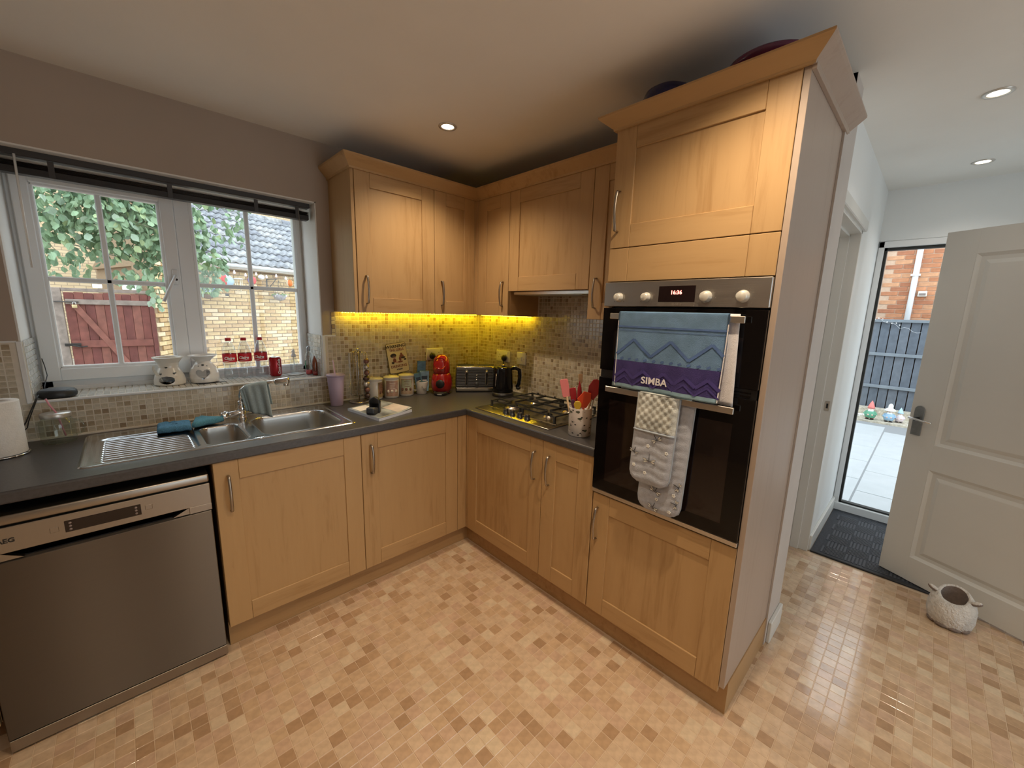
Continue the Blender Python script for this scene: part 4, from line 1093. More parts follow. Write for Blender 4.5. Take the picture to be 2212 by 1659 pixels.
b.tube([(-.02, -.074, .004), (-.02, -.0765, .02), (-.02, -.0765, .20)], .0025, M_CHROME, 6); b.sphere((0, 0, .238), .008, M_CHROME); b.build('stand', t)
t = thing('kitchen_roll', 'white kitchen paper roll at the window end of the worktop', 'paper roll', (-2.425, -.135, ZT+.0075))
b = MB(); b.lathe([(.019, 0), (.066, 0), (.0665, .002), (.0665, .198), (.066, .200), (.019, .200), (.019, 0)], M_PAPER, 40, cap=False); b.build('paper', t)
M_CARD = plain('cardboard_tube', (.42, .30, .18), .9)
b = MB(); b.lathe([(.0185, 0), (.0185, .2), (.0175, .2), (.0175, 0)], M_CARD, 24, cap=False); b.build('core', t)

# lilac tumbler
M_LIL = plain('lilac_plastic', (.48, .375, .50), .42, noise=.03)
t = thing('tumbler', 'lilac tumbler with lid and pink straw by the sink', 'tumbler', (-1.163, -.058, ZT))
b = MB(); b.lathe([(.0, 0), (.033, 0), (.035, .003), (.048, .176), (.048, .182)], M_LIL, 36, cap=False); b.build('cup', t)
b = MB(); b.lathe([(.049, .178), (.0525, .180), (.0525, .186), (.050, .190), (.046, .191), (0, .191)], M_LIL, 36, cap=False); b.build('lid', t)
b = MB(); b.tube([(.004, 0, .02), (-.003, 0, .191), (-.010, 0, .275)], .0038, plain('lilac_straw', (.72, .50, .60), .35), 8); b.build('straw', t)
# coffee pod stand
M_WIRE = plain('wire_chrome', (.55, .52, .48), .18, 1)
t = thing('pod_stand', 'chrome wire coffee pod stand by the lilac tumbler', 'pod stand', (-1.020, -.048, ZT))
b = MB(); b.lathe([(0, 0), (.056, 0), (.060, .003), (.058, .006), (.030, .010), (.014, .012), (0, .012)], M_WIRE, 36); b.build('base', t)
b = MB(); b.tube([(0, 0, .01), (0, 0, .325)], .004, M_WIRE, 8); b.sphere((0, 0, .330), .009, M_WIRE)
for k in range(8):
    a = 2*PI*k/8+.2; r = .054
    b.tube([(.014*math.cos(a), .014*math.sin(a), .04), (r*math.cos(a), r*math.sin(a), .05), (r*math.cos(a), r*math.sin(a), .31), (.014*math.cos(a), .014*math.sin(a), .318)], .0022, M_WIRE, 6)
for z in (.05, .31): b.tube([(.014*math.cos(2*PI*k/16), .014*math.sin(2*PI*k/16), z) for k in range(16)], .0022, M_WIRE, 5, closed=True)
b.build('rack', t)
M_PODS = [plain('pod_dark', (.05, .025, .02), .3), plain('pod_brown', (.16, .07, .05), .3), plain('pod_silver', (.5, .47, .44), .3, .8)]
rp = random.Random(2)
for k in range(7):
    p = thing('coffee_pod', 'coffee pod in the wire stand, %s' % ['lowest of the column', 'second from the base', 'third from the base', 'middle of the column', 'third from the top', 'second from the top', 'topmost of the column'][k], 'coffee pod', (-1.020+.036, -.048-.040+.003*(k % 2), ZT+.045+k*.036), -.6, 'coffee pods in the wire stand')
    b = MB(); M_ = Matrix.Rotation(PI/2, 4, 'X') @ Matrix.Rotation(rp.uniform(-.2, .2), 4, 'Y')
    b.lathe([(0, 0), (.0098, .0), (.0100, .002)], M_PODS[2], 16, cap=False, M=M_); b.lathe([(.0100, .001), (.0085, .018), (.005, .022), (0, .023)], M_PODS[k % 3 if k < 6 else rp.randrange(2)], 16, cap=False, M=M_); b.build('capsule', p); p.scale = (1.7, 1.5, 1.7)

# tin sign leaning on the tiles
M_SIGN = plain('sign_cream', (.62, .53, .33), .4, noise=.06, nscale=14)
M_SIGNE = plain('sign_edge', (.05, .035, .03), .5)
ts = thing('tin_sign', 'cream tin warning sign with black lettering leaning on the tiles', 'sign', (-.704, .013, ZT+.152), 0, None, (math.radians(-5), math.radians(-6.5), 0))
b = MB(); b.prism(rrect(-.074, .074, 0, .205, .013), -.001, .0012, M_SIGNE, 'y'); b.build('backing', ts)
b = MB(); b.prism(rrect(-.0715, .0715, .0025, .2025, .011), -.0018, -.0008, M_SIGN, 'y'); fc = b.build('face', ts)
M_SINK2 = plain('sign_ink', (.025, .015, .012), .5); M_SBR = plain('sign_brown', (.20, .06, .03), .5)
text('lettering', 'WARNING!', .029, M_SINK2, fc, TR(0, -.0022, .182) @ STAND, bold=.0008)
text('lettering', 'THE GIRLS', .023, M_SBR, fc, TR(0, -.0022, .157) @ STAND, bold=.0005)
text('lettering', 'DRINKING', .025, M_SBR, fc, TR(0, -.0022, .046) @ STAND, bold=.0006)
text('lettering', 'AGAIN', .014, M_SINK2, fc, TR(0, -.0022, .024) @ STAND, bold=.0005)
b = MB()
def blob(b, x, z, rx, rz, mat, n=12, y0=-.0030, y1=-.0018): b.prism([(x+rx*math.cos(2*PI*k/n), z+rz*math.sin(2*PI*k/n)) for k in range(n)], y0, y1, mat, 'y')
M_SKIN = plain('sign_pink', (.50, .28, .20), .5)
for (x, z, rx, rz, mm) in ((-.030, .122, .022, .014, M_SINK2), (-.026, .112, .012, .011, M_SKIN), (-.026, .088, .012, .014, M_SBR), (-.040, .074, .010, .008, M_SINK2), (-.012, .074, .010, .006, M_SKIN),
                           (.030, .126, .008, .008, M_SBR), (.030, .112, .016, .010, M_SBR), (.040, .100, .016, .007, M_SINK2), (.016, .094, .009, .014, M_SBR), (.014, .074, .020, .006, M_SBR), (.052, .086, .010, .006, M_SINK2)):
    blob(b, x, z, rx, rz, mm)
stuff(b.build('cartoon_print', fc))

# canisters
def canister(label, x, y, r, h, rz, cols_):
    t = thing('storage_canister', label, 'canister', (x, y, ZT), rz, 'decorated ceramic storage canisters')
    b = MB(); b.lathe([(0, 0), (r*.92, 0), (r, .005), (r, h*.86), (r*.96, h*.88)], M_CERC, 36, cap=False); bd = b.build('body', t)
    b = MB(); b.lathe([(r*1.0, h*.875), (r*1.06, h*.885), (r*1.06, h*.94), (r*1.0, h*.97), (r*.80, h*.975), (r*.76, h*1.0), (0, h*1.01)], M_CERC, 36, cap=False); b.build('lid', t)
    M1 = plain('print_a', cols_[0], .35, noise=.25, nscale=60); M2 = plain('print_b', cols_[1], .35, noise=.2, nscale=60); M3 = plain('print_c', cols_[2], .35, noise=.2, nscale=90)
    b = MB()
    def patch(a0, a1, z0, z1, mat, k=.0004):
        n = 12; b.grid(lambda u, v: Vector(((r+k)*math.sin(a0+(a1-a0)*u), -(r+k)*math.cos(a0+(a1-a0)*u), z0+(z1-z0)*v)), n, 1, mat)
    patch(-.85, .85, h*.10, h*.80, M1); patch(-.72, .72, h*.16, h*.75, M2, .0008)
    for k in range(4): patch(-.35+.05*(k % 2), .40-.06*(k % 3), h*(.68-.08*k), h*(.705-.08*k), M3, .0012)
    patch(-.70, .70, h*.16, h*.27, M1, .0012)
    for a0 in (-.5, -.05, .45):
        b.sphere(((r+.0005)*math.sin(a0), -(r+.0005)*math.cos(a0), h*.33), .010, M3, sy=.3, sz=1.1, u=10, v=6)
    stuff(b.build('picture_print', bd, recalc=False))
BR = (.16, .07, .04)
canister('cream storage canister next to the pod stand, picture turned sideways', -.905, -.018, .050, .141, .85, ((.35, .24, .10), (.30, .16, .10), BR))
canister('cream storage canister with reddish picture, middle of three', -.796, -.036, .049, .146, -.35, ((.42, .26, .18), (.40, .25, .20), (.66, .58, .46)))
canister('cream storage canister with pale green picture, next to the mug', -.684, -.032, .050, .149, -.45, ((.42, .30, .20), (.42, .44, .30), BR))
# mug with packets
t = thing('mug', 'white conical mug holding blue packets, left of the red coffee machine', 'mug', (-.576, -.048, ZT)); t.scale = (1.08, 1.08, 1.04)
b = MB(); b.lathe([(0, 0), (.031, 0), (.034, .004), (.0435, .082), (.0435, .085), (.0405, .085), (.032, .008), (0, .008)], M_CERC, 32, cap=False); b.tube([(-.036, .004, .07), (-.058, .006, .066), (-.062, .006, .045), (-.052, .004, .028), (-.034, .002, .026)], .004, M_CERC, 8); b.build('cup', t)
b = MB(); b.tube([(-.012+.01*math.sin(k), -.0395-.0001*k, .03+k*.005) for k in range(7)], .0012, plain('print_line', (.2, .16, .1), .5), 4); b.tube([(.004+.008*math.cos(k*1.3), -.0398, .024+k*.004) for k in range(6)], .0012, plain('print_line', (.2, .16, .1), .5), 4); stuff(b.build('scribble_print', t))
M_PK = [plain('packet_blue', (.07, .17, .26), .35, noise=.3, nscale=50), plain('packet_teal', (.10, .22, .25), .35, noise=.3, nscale=50), plain('packet_pale', (.22, .38, .46), .3, noise=.3, nscale=60)]
M_DK = plain('packet_dark', (.02, .03, .04), .4)
for k, (x, y, z, wx, hz_, a, lab) in enumerate(((-.002, .006, .05, .050, .215, .04, 'tall blue packet at the back of the mug'), (-.020, -.012, .05, .042, .140, -.20, 'short teal packet leaning left in the mug'), (.008, -.018, .05, .056, .150, .04, 'blue packet with black square, front of the mug'))):
    p = thing('packet', lab, 'packet', (-.574+x, -.048+y, ZT+z), -.3, 'packets in the conical mug', (.0, a, -.3))
    p.scale = (1.2, 1.2, 1.03)
    b = MB(); b.box(-wx/2, wx/2, -.004, .004, -.03, hz_-.05+.01, M_PK[k], .002); pk = b.build('sachet', p)
    b = MB(); b.box(-wx*.3, wx*.3, -.005, -.0042, hz_*.25, hz_*.5, M_DK); b.box(-wx*.2, wx*.25, -.0055, -.0048, hz_*.28, hz_*.33, M_LW); b.build('print', pk)
b = MB(); b.lathe([(0, 0), (.008, 0), (.008, .016), (.0095, .018), (.0095, .024), (0, .024)], M_CERC, 14); o = b.build('sample_jar', None, (-.600, -.040, ZT+.185)); bpy.data.objects.remove(o)

# pod coffee machine
M_CR = plain('coffee_red', (.33, .009, .007), .14, spec=.6, coat=.6, noise=.04)
t = thing('coffee_machine', 'glossy red rounded pod coffee machine between mug and toaster', 'coffee machine', (-.462, -.130, ZT), math.radians(-42))
b = MB()
prf = [(.060, .012), (.069, .04), (.073, .075), (.070, .11), (.062, .137), (.0565, .150)]
b.lathe(prf, M_CR, 36, mod=lambda a, z: 1+.10*max(0, math.sin(a))); b.build('body', t)
b = MB(); b.lathe([(.0545, .150), (.056, .156), (.058, .180), (.0585, .205), (.055, .232), (.046, .256), (.030, .272), (.012, .279), (0, .280)], M_CR, 36, mod=lambda a, z: 1+.12*abs(math.sin(a))); b.build('head', t)
b = MB(); b.lathe([(.034, 0), (.038, .002), (.040, .006)], M_CR, 28, cap=False, M=TR(0, -.064, .222) @ Matrix.Rotation(math.radians(84), 4, 'X')); b.build('lever_ring', t)
b = MB(); b.lathe([(0, 0), (.028, 0), (.030, .004), (.030, .012)], M_BLK, 28, cap=False, M=TR(0, -.071, .080) @ Matrix.Rotation(-PI/2, 4, 'X') @ TR(0, 0, -.006)); b.build('front_disc', t)
b = MB(); b.box(-.03, .03, .02, .075, .235, .268, M_BLK, .012, 3); b.build('tank_cap', t)
b = MB(); b.lathe([(0, 0), (.040, 0), (.046, .004), (.047, .018), (.043, .024), (0, .024)], M_BLK, 32, c=(0, -.055, 0)); b.box(-.05, .05, -.04, .07, .0, .014, M_BLK, .005, 2); b.build('drip_tray', t)
b = MB(); b.box(-.015, .015, -.1025, -.1015, .010, .013, M_LW); b.build('badge', t)
# pink mug behind
M_PK2 = plain('pink_ceramic', (.72, .30, .28), .25)
t = thing('mug', 'small pink mug half hidden between coffee machine and toaster', 'mug', (-.372, -.045, ZT), -.6)
b = MB(); b.lathe([(0, 0), (.028, 0), (.030, .003), (.030, .076), (.028, .076), (.028, .006), (0, .006)], M_PK2, 26, cap=False); b.tube([(.028, -.01, .062), (.046, -.016, .058), (.048, -.016, .035), (.028, -.01, .018)], .0035, M_PK2, 8); b.build('cup', t)

# toaster
M_TG = plain('toaster_grey', (.055, .058, .065), .35, noise=.06)
M_TS = plain('toaster_chrome', (.62, .60, .55), .2, 1)
ta = math.radians(-34)
t = thing('toaster', 'dark grey four slice toaster with ribbed front in the corner', 'toaster', (-.200, -.190, ZT), ta)
b = MB(); hw_ = .150
b.prism([(-hw_, .034), (hw_, .034), (hw_*.97, .178), (-hw_*.97, .178)], -.065, .11, M_TG, 'y', bev=.006, seg=2); b.build('body', t)
for k in range(11):
    b = MB(); z = .046+k*.0112; q = hw_-.004*(z/.178)-.004; b.box(-q, q, -.0678, -.063, z, z+.007, M_TG, .0015); b.build('rib', t)
b = MB(); b.box(-hw_*.96, hw_*.96, -.064, .108, .1775, .187, M_TS, .004, 2); top = b.build('top_plate', t)
for xx in (-.073, .073):
    for yy in (-.005, .05):
        b = MB(); b.box(xx-.060, xx+.060, yy-.012, yy+.012, .1865, .1885, M_BLK); b.build('slot', top)
b = MB(); b.box(-hw_+.004, hw_-.004, -.069, .10, .010, .034, M_TS, .003); b.build('base_band', t)
b = MB(); b.box(-hw_+.001, hw_-.001, -.066, .11, 0, .011, M_BLK, .003); b.build('foot', t)
for xx in (-.073, .073):
    b = MB(); b.box(xx-.006, xx+.006, -.071, -.065, .055, .160, M_BLK, .002); b.tube([(xx-.009, -.071, .058), (xx-.009, -.071, .158), (xx, -.071, .166), (xx+.009, -.071, .158), (xx+.009, -.071, .058), (xx, -.071, .052)], .0022, M_TS, 6, closed=True); b.build('lever_slot', t)
    b = MB(); b.sphere((xx, -.080, .152), .010, M_TS, sy=.8); b.box(xx-.003, xx+.003, -.078, -.066, .149, .155, M_TS); b.build('lever', t)
for k, z in enumerate((.125, .108, .091)):
    b = MB(); b.lathe([(0, 0), (.0055, 0), (.0060, .002)], M_TS, 14, M=TR(0, -.0685, z) @ Matrix.Rotation(-PI/2, 4, 'X') @ TR(0, 0, -.003)); b.build('button', t)
b = MB(); b.lathe([(0, .008), (.013, .007), (.015, .0)], M_TG, 24, M=TR(0, -.068, .062) @ Matrix.Rotation(PI/2, 4, 'X')); b.lathe([(.015, .0), (.0165, .002), (.0165, 0)], M_TS, 24, cap=False, M=TR(0, -.068, .062) @ Matrix.Rotation(PI/2, 4, 'X')); b.build('dial', t)
# glasses behind the toaster
M_YG = glass('tall_glass', (.93, .90, .80), 1.45, .05)
for k, (x, y) in enumerate(((-.155, -.022), (-.105, -.055))):
    t = thing('wine_glass', ['upturned stemmed glass behind the toaster, one nearer the window wall', 'upturned stemmed glass behind the toaster, one nearer the kettle'][k], 'glass', (x, y, ZT), 0, 'stemmed glasses behind the toaster')
    b = MB(); b.lathe([(.030, 0), (.034, .030), (.036, .065), (.028, .100), (.010, .120), (.0042, .135), (.0042, .225), (.010, .232), (.034, .236), (.034, .238), (0, .238)], M_YG, 28, cap=False); b.build('bowl', t)
# kettle
M_KB = plain('kettle_black', (.005, .005, .006), .14, spec=.35, noise=.05)
t = thing('kettle', 'glossy black jug kettle with chrome trim beside the hob', 'kettle', (-.162, -.446, ZT), math.radians(134))
b = MB(); b.lathe([(0, .0), (.072, 0), (.075, .004), (.074, .018), (.070, .022)], M_BLK, 40); b.build('power_base', t)
b = MB(); b.lathe([(.071, .022), (.0725, .026), (.0725, .030)], M_CHROME, 40, cap=False); b.build('chrome_ring', t)
b = MB(); b.lathe([(.0725, .030), (.0715, .06), (.067, .14), (.062, .195), (.058, .204), (.030, .210), (0, .212)], M_KB, 40, mod=lambda a, z: 1+(.16*max(0, math.cos(a))**14*sst(.12, .2, z))); b.build('jug', t)
b = MB(); b.lathe([(0, .212), (.012, .212), (.014, .217), (.010, .222), (0, .222)], M_CHROME, 20); b.build('lid_knob', t)
b = MB(); b.tube([(-.055, 0, .196), (-.085, 0, .200), (-.112, 0, .186), (-.118, 0, .14), (-.112, 0, .09), (-.098, 0, .065)], .010, M_KB, 10, ry=.013); b.build('handle', t)
b = MB(); b.tube([(-.060, 0, .207), (-.088, 0, .212), (-.124, 0, .194), (-.130, 0, .14), (-.122, 0, .085)], .0035, M_CHROME, 8, ry=.009, up=(0, 1, 0)); b.build('handle_trim', t)
b = MB(); b.sphere((-.108, 0, .058), .013, M_BLK, sx=1.3); b.build('switch', t)
Mw = Matrix.Rotation(math.radians(135-80), 4, 'Z')
for s_ in (math.radians(50),):
    b = MB(); P_ = [(.0735*math.cos(s_), .0735*math.sin(s_), .075), (.0668*math.cos(s_), .0668*math.sin(s_), .165)]
    b.tube([P_[0], P_[1]], .0065, M_CHROME, 8, ry=.0035); b.build('water_window', t)

# sockets
def plate(name, label, loc, rz, w_, h_, nsw, plugs):
    t = thing(name, label, 'socket' if 'socket' in name else 'switch', loc, rz)
    b = MB(); b.box(-w_/2, w_/2, -.010, 0, -h_/2, h_/2, M_WHITE, .003, 2); fp = b.build('face_plate', t)
    if nsw == 2:
        for xx in (-w_*.36, w_*.36):
            b = MB(); b.box(xx-.006, xx+.006, -.013, -.009, h_*.20, h_*.40, M_WHITE, .001); b.build('switch', fp)
        for xx in (-w_*.22, w_*.22):
            b = MB()
            for (dx, dz) in ((0, .010), (-.011, -.010), (.011, -.010)): b.box(xx+dx-.0035, xx+dx+.0035, -.0104, -.0098, dz-.002, dz+.002, M_BLK)
            stuff(b.build('pin_holes', fp))
        for p_ in plugs:
            b = MB(); xx = p_*w_*.22; b.sphere((xx, -.026, -.012), .024, M_BLK, sy=.75); b.tube([(xx, -.03, -.02), (xx+.004, -.034, -.07), (xx+.010, -.030, -.14)], .0035, M_BLK, 6); b.build('plug', t)
    else:
        b = MB(); b.box(-.011, .011, -.013, -.009, -.014, .014, M_WHITE, .001); b.build('switch', fp)
        b = MB()
        for xx in (-w_*.36, w_*.36): b.lathe([(0, 0), (.003, 0), (.003, .001)], M_DOT, 10, M=TR(xx, -.010, 0) @ Matrix.Rotation(PI/2, 4, 'X'))
        stuff(b.build('screws', fp))
plate('wall_socket', 'white double socket with black plug behind the coffee machine', (-.412, YW-.006, 1.175), 0, .146, .086, 2, (-1,))
bpy.data.objects.remove(thing('x', 'x', 'x'), do_unlink=True)
plate('wall_socket', 'white double socket with black plug above the kettle', (XW-.006, -.262, 1.166), -PI/2, .146, .086, 2, (1,))
plate('light_switch', 'white single switch plate on the tiles right of the kettle socket', (XW-.006, -.456, 1.165), -PI/2, .088, .088, 1, ())

# magazine and black gadget
M_PG = plain('page_edges', (.72, .74, .80), .6, noise=.05, nscale=200)
M_CV = plain('cover_photo', (.30, .33, .34), .25, noise=.75, nscale=9)
M_CV2 = plain('cover_pale', (.66, .58, .52), .25, noise=.2, nscale=12)
mc = [(-1.166, -.228), (-1.128, -.548), (-.892, -.470), (-.935, -.165)]
t = thing('magazine', 'thick glossy magazine lying right of the sink', 'magazine', (-1.03, -.35, ZT))
mcl = [(x+1.03, y+.35) for x, y in mc]
b = MB(); b.prism(mcl, 0, .0145, M_PG); b.build('pages', t)
b = MB()
def cov(u, v):
    a = Vector(mcl[0]).lerp(Vector(mcl[1]), u); c_ = Vector(mcl[3]).lerp(Vector(mcl[2]), u); p = a.lerp(c_, v)
    return Vector((p.x, p.y, .0150+.016*max(0, v-.55)**2*4*(.4+.6*u)))
b.grid(cov, 14, 14, M_CV, .0006); cvv = b.build('cover', t)
b = MB(); b.grid(lambda u, v: cov(.45+.50*u, .60+.38*v)+Vector((0, 0, .0010)), 6, 6, M_CV2); b.build('cover_panel', cvv)
b = MB(); b.grid(lambda u, v: cov(.06+.30*u, .06+.4*v)+Vector((0, 0, .0010)), 6, 6, M_LW); b.build('cover_panel', cvv)
t = thing('tape_gadget', 'small black gadget with rounded upright disc on the magazine', 'gadget', (-1.100, -.425, ZT+.0158), math.radians(-48))
b = MB(); b.box(-.024, .024, -.045, .02, 0, .032, M_RUB, .006, 2); b.box(-.020, .020, -.052, -.020, .010, .040, plain('gadget_grey', (.05, .06, .075), .4), .004, 2); b.build('base', t)
b = MB(); b.lathe([(0, -.012), (.026, -.012), (.030, -.008), (.030, .008), (.026, .012), (0, .012)], M_BLK, 32, M=TR(-.0, .018, .058) @ Matrix.Rotation(PI/2, 4, 'X')); b.box(-.030, .030, .006, .030, 0, .058, M_BLK, .004); b.build('upright', t)

# utensil pot
M_POT = plain('pot_white', (.74, .70, .68), .25, noise=.02)
t = thing('utensil_pot', 'white utensil pot with grey leaf pattern beside the oven tower', 'pot', (-.476, -.1352*10, ZT))
b = MB(); b.lathe([(0, 0), (.052, 0), (.055, .003), (.056, .135), (.0565, .138), (.053, .138), (.052, .008), (0, .008)], M_POT, 40, cap=False); pb = b.build('pot', t)
M_PP = [plain('pattern_black', (.03, .03, .03), .4), plain('pattern_grey', (.30, .28, .27), .4), plain('pattern_green', (.06, .07, .045), .4)]
b = MB(); rp = random.Random(5)
for k in range(110):
    a = rp.uniform(0, 2*PI); z = rp.uniform(.010, .130); q = rp.random(); sz_ = .0016 if q < .5 else (.0042 if q < .88 else .0085); mt = M_PP[0] if q < .88 else M_PP[rp.choice((1, 1, 2))]
    pts = [(sz_*math.cos(2*PI*i/7+q*9)*(1.3 if sz_ > .003 else 1), sz_*math.sin(2*PI*i/7+q*9)*(1 if i % 2 else .55 if sz_ > .003 else 1)) for i in range(7)]
    R_ = .0562+.0006*z/.13
    f = b.bm.faces.new([b.bm.verts.new((R_*math.cos(a+x/R_), R_*math.sin(a+x/R_), z+y)) for x, y in pts]); f.material_index = b.mi(mt)
bmesh.ops.recalc_face_normals(b.bm, faces=b.bm.faces[:]); stuff(b.build('leaf_print', pb, recalc=False))
M_PKS = plain('silicone_pink', (.70, .22, .24), .5); M_WD = plain('utensil_wood', (.55, .40, .24), .6, noise=.1, nscale=40)
M_RD = plain('silicone_dark_red', (.30, .012, .02), .45, noise=.1); M_OR = plain('silicone_orange', (.55, .05, .012), .45); M_YE = plain('silicone_yellow', (.55, .38, .03), .45); M_PU = plain('silicone_purple', (.07, .02, .06), .5)
PX, PY = -.476, -1.352
def utensil(name, label, base, top, head, mat, hw2, hl, hmat=None, hr=.0055):
    """head is the outline drawn at the top end, towards the camera"""
    A, B_ = Vector(base), Vector(top); d = (B_-A).normalized(); n = Vector((-.75, -.60, 0)); side = d.cross(n).normalized(); nn = side.cross(d)
    t = thing(name, label, 'utensil', (A.x, A.y, A.z), 0, 'utensils in the leaf patterned pot')
    b = MB(); b.tube([(0, 0, 0), (B_-A)], hr, hmat or M_WD, 8, ry=.004); b.build('handle', t)
    M_ = Matrix((side, nn, d)).transposed().to_4x4(); M_.translation = B_-A
    if head == 'spatula': poly = rrect(-hw2, hw2, -.005, hl, hw2*.45)
    elif head == 'pointed': poly = [(-hw2*.5, -.005), (hw2*.5, -.005), (hw2, hl*.35), (hw2*.75, hl*.7), (0, hl), (-hw2*.75, hl*.7), (-hw2, hl*.35)]
    elif head == 'turner': poly = [(-hw2*.4, -.005), (hw2*.4, -.005), (hw2, hl*.45), (hw2*.95, hl*.9), (-hw2*.1, hl), (-hw2, hl*.5)]
    else: poly = [(-hw2*.35, -.005), (hw2*.35, -.005), (hw2*.9, hl*.3), (hw2, hl*.6), (hw2*.6, hl*.93), (0, hl), (-hw2*.6, hl*.93), (-hw2, hl*.6), (-hw2*.9, hl*.3)]
    b = MB(); b.prism(poly, -.0035, .0035, mat, 'y', M=M_, bev=.0015); hd = b.build('head', t)
    if head == 'spatula' and mat is M_PKS:
        b = MB(); b.prism(rrect(-hw2*.55, hw2, -.003, hl*.55, hw2*.4), -.0055, -.0037, M_PKS, 'y', M=M_, bev=.001); b.build('raised_panel', hd)
z_ = ZT+.012
utensil('spatula', 'pink silicone spatula with wooden handle, tallest at the hob side of the pot', (PX-.01, PY+.030, z_), (PX-.030, PY+.066, ZT+.185), 'spatula', M_PKS, .020, .085)
utensil('wooden_spoon', 'flat wooden utensil end with hanging hole, standing behind the pink spatula', (PX+.01, PY+.012, z_), (PX+.015, PY+.022, ZT+.255), 'spatula', M_WD, .010, .042)
utensil('spatula', 'dark red square ended spatula in front of the wooden utensil', (PX, PY+.01, z_), (PX-.012, PY+.030, ZT+.150), 'spatula', M_RD, .015, .080)
utensil('spoon', 'narrow dark red pointed utensil in the middle of the pot', (PX, PY, z_), (PX-.006, PY+.004, ZT+.150), 'pointed', M_RD, .012, .120)
utensil('spoon', 'large dark red spoon leaning to the oven tower', (PX, PY-.01, z_), (PX+.000, PY-.058, ZT+.190), 'oval', M_RD, .028, .100)
utensil('turner', 'bright orange-red slanted turner leaning to the oven tower', (PX-.01, PY-.02, z_), (PX-.028, PY-.036, ZT+.150), 'turner', M_OR, .032, .078, M_OR)
utensil('pastry_brush', 'small mustard yellow spatula at the front of the pot', (PX-.02, PY-.01, z_), (PX-.048, PY-.018, ZT+.140), 'oval', M_YE, .018, .040, M_YE)
utensil('spoon', 'dark purple utensil beside the yellow spatula', (PX-.02, PY+.01, z_), (PX-.040, PY+.014, ZT+.140), 'oval', M_PU, .010, .040, M_PU)
t = thing('whisk', 'wire balloon whisk sticking up behind the pink spatula', 'whisk', (PX+.02, PY+.02, z_))
b = MB(); b.tube([(0, 0, 0), (-.006, .020, .150)], .006, M_WIRE, 8); b.build('handle', t)
b = MB()
for k in range(5):
    a = PI*k/5
    b.tube([Vector((-.006, .020, .150))+Vector((.022*math.sin(q*PI/10*1)*math.cos(a)*(1 if 1 else 1), .022*math.sin(q*PI/10)*math.sin(a), .035*(1-math.cos(q*PI/10)))) for q in range(11)], .001, M_WIRE, 5)
    b.tube([Vector((-.006, .020, .150))+Vector((-.022*math.sin(q*PI/10)*math.cos(a), -.022*math.sin(q*PI/10)*math.sin(a), .035*(1-math.cos(q*PI/10)))) for q in range(11)], .001, M_WIRE, 5)
b.build('wires', t)
t = thing('wire_masher', 'thin wire loops of a utensil standing at the oven side of the pot', 'utensil', (PX+.015, PY-.030, z_))
b = MB(); b.tube([(0, 0, 0), (.004, -.040, .24)], .0028, M_WIRE, 6)
for k in range(3): b.tube([Vector((.004, -.040, .24))+Vector((.0, .012*math.sin(q*PI/4)+.008*(k-1), .030+.018*(k-1)*.4-.030*math.cos(q*PI/4))) for q in range(8)], .001, M_WIRE, 5, closed=True)
b.build('wire', t)
for k, (x, th_, mt, lab) in enumerate(((0, .009, M_BLK, 'black chopping board standing against the oven tower side'), (.016, .007, M_WHITE, 'white chopping board standing against the oven tower, behind the pot'), (.028, .010, M_BLKM, 'dark baking tray standing against the oven tower, innermost'))):
    b = MB(); b.box(-.075, .140, -th_/2, th_/2, 0, .16-.02*k, mt, .003); o = b.build('chopping_board', None, (-.33, -1.448-x*1.6, ZT+.001), (math.radians(-7), 0, 0)); tag(o, lab, 'board', 'boards beside the oven tower')

# on top of the tower and wall units
M_NAVY = plain('navy_plastic', (.012, .012, .085), .2, coat=.3); M_PURP = plain('purple_plastic', (.10, .008, .05), .2, coat=.3)
t = thing('plastic_bowl', 'navy blue upturned plastic bowl on top of the oven tower', 'bowl', (-.435, -1.645, 2.206)); t.scale = (1, 1, 1.30)
b = MB(); b.lathe([(.115, 0), (.118, .01), (.105, .06), (.085, .100), (.05, .115), (0, .118)], M_NAVY, 36, cap=False); b.lathe([(.118, .0), (.128, .004), (.126, .010), (.116, .010)], M_NAVY, 36, cap=False); b.build('shell', t)
t = thing('plastic_tub', 'dark purple plastic tub on top of the oven tower, near the hall end', 'tub', (-.425, -1.985, 2.206)); t.scale = (1, 1, .98)
b = MB(); b.lathe([(.10, 0), (.118, .09), (.124, .094), (.124, .108), (.112, .116), (0, .120)], M_PURP, 36); b.build('tub', t)
b = MB(); b.box(-.02, .02, -.015, .015, 0, .075, M_WHITE, .004); o = b.build('adaptor_box', None, (-.262, -.190, ZU1+.001)); tag(o, 'small white plastic box on top of the wall cabinets near the corner', 'box')

# ------------------------------------------------------------------ hall
b = MB()   # lining and head architrave of the hall doorway
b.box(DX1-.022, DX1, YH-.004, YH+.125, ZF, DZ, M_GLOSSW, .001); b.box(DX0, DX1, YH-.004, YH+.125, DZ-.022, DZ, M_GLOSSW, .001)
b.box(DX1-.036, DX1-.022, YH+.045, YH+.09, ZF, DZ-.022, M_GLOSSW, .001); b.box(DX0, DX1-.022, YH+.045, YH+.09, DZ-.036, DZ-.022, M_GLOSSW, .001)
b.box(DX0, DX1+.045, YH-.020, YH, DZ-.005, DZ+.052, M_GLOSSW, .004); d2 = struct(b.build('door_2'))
b = MB(); b.box(DX1-.0235, DX1-.0215, YH+.008, YH+.030, .95, 1.01, M_SATIN); b.box(DX1-.024, DX1-.0225, YH+.014, YH+.024, .965, .995, M_BLK); b.build('strike_plate', d2)
b = MB(); b.box(DX1+.0, XE-.002, YH-.016, YH, ZF, .115, M_GLOSSW, .003); struct(b.build('baseboard_hall'))
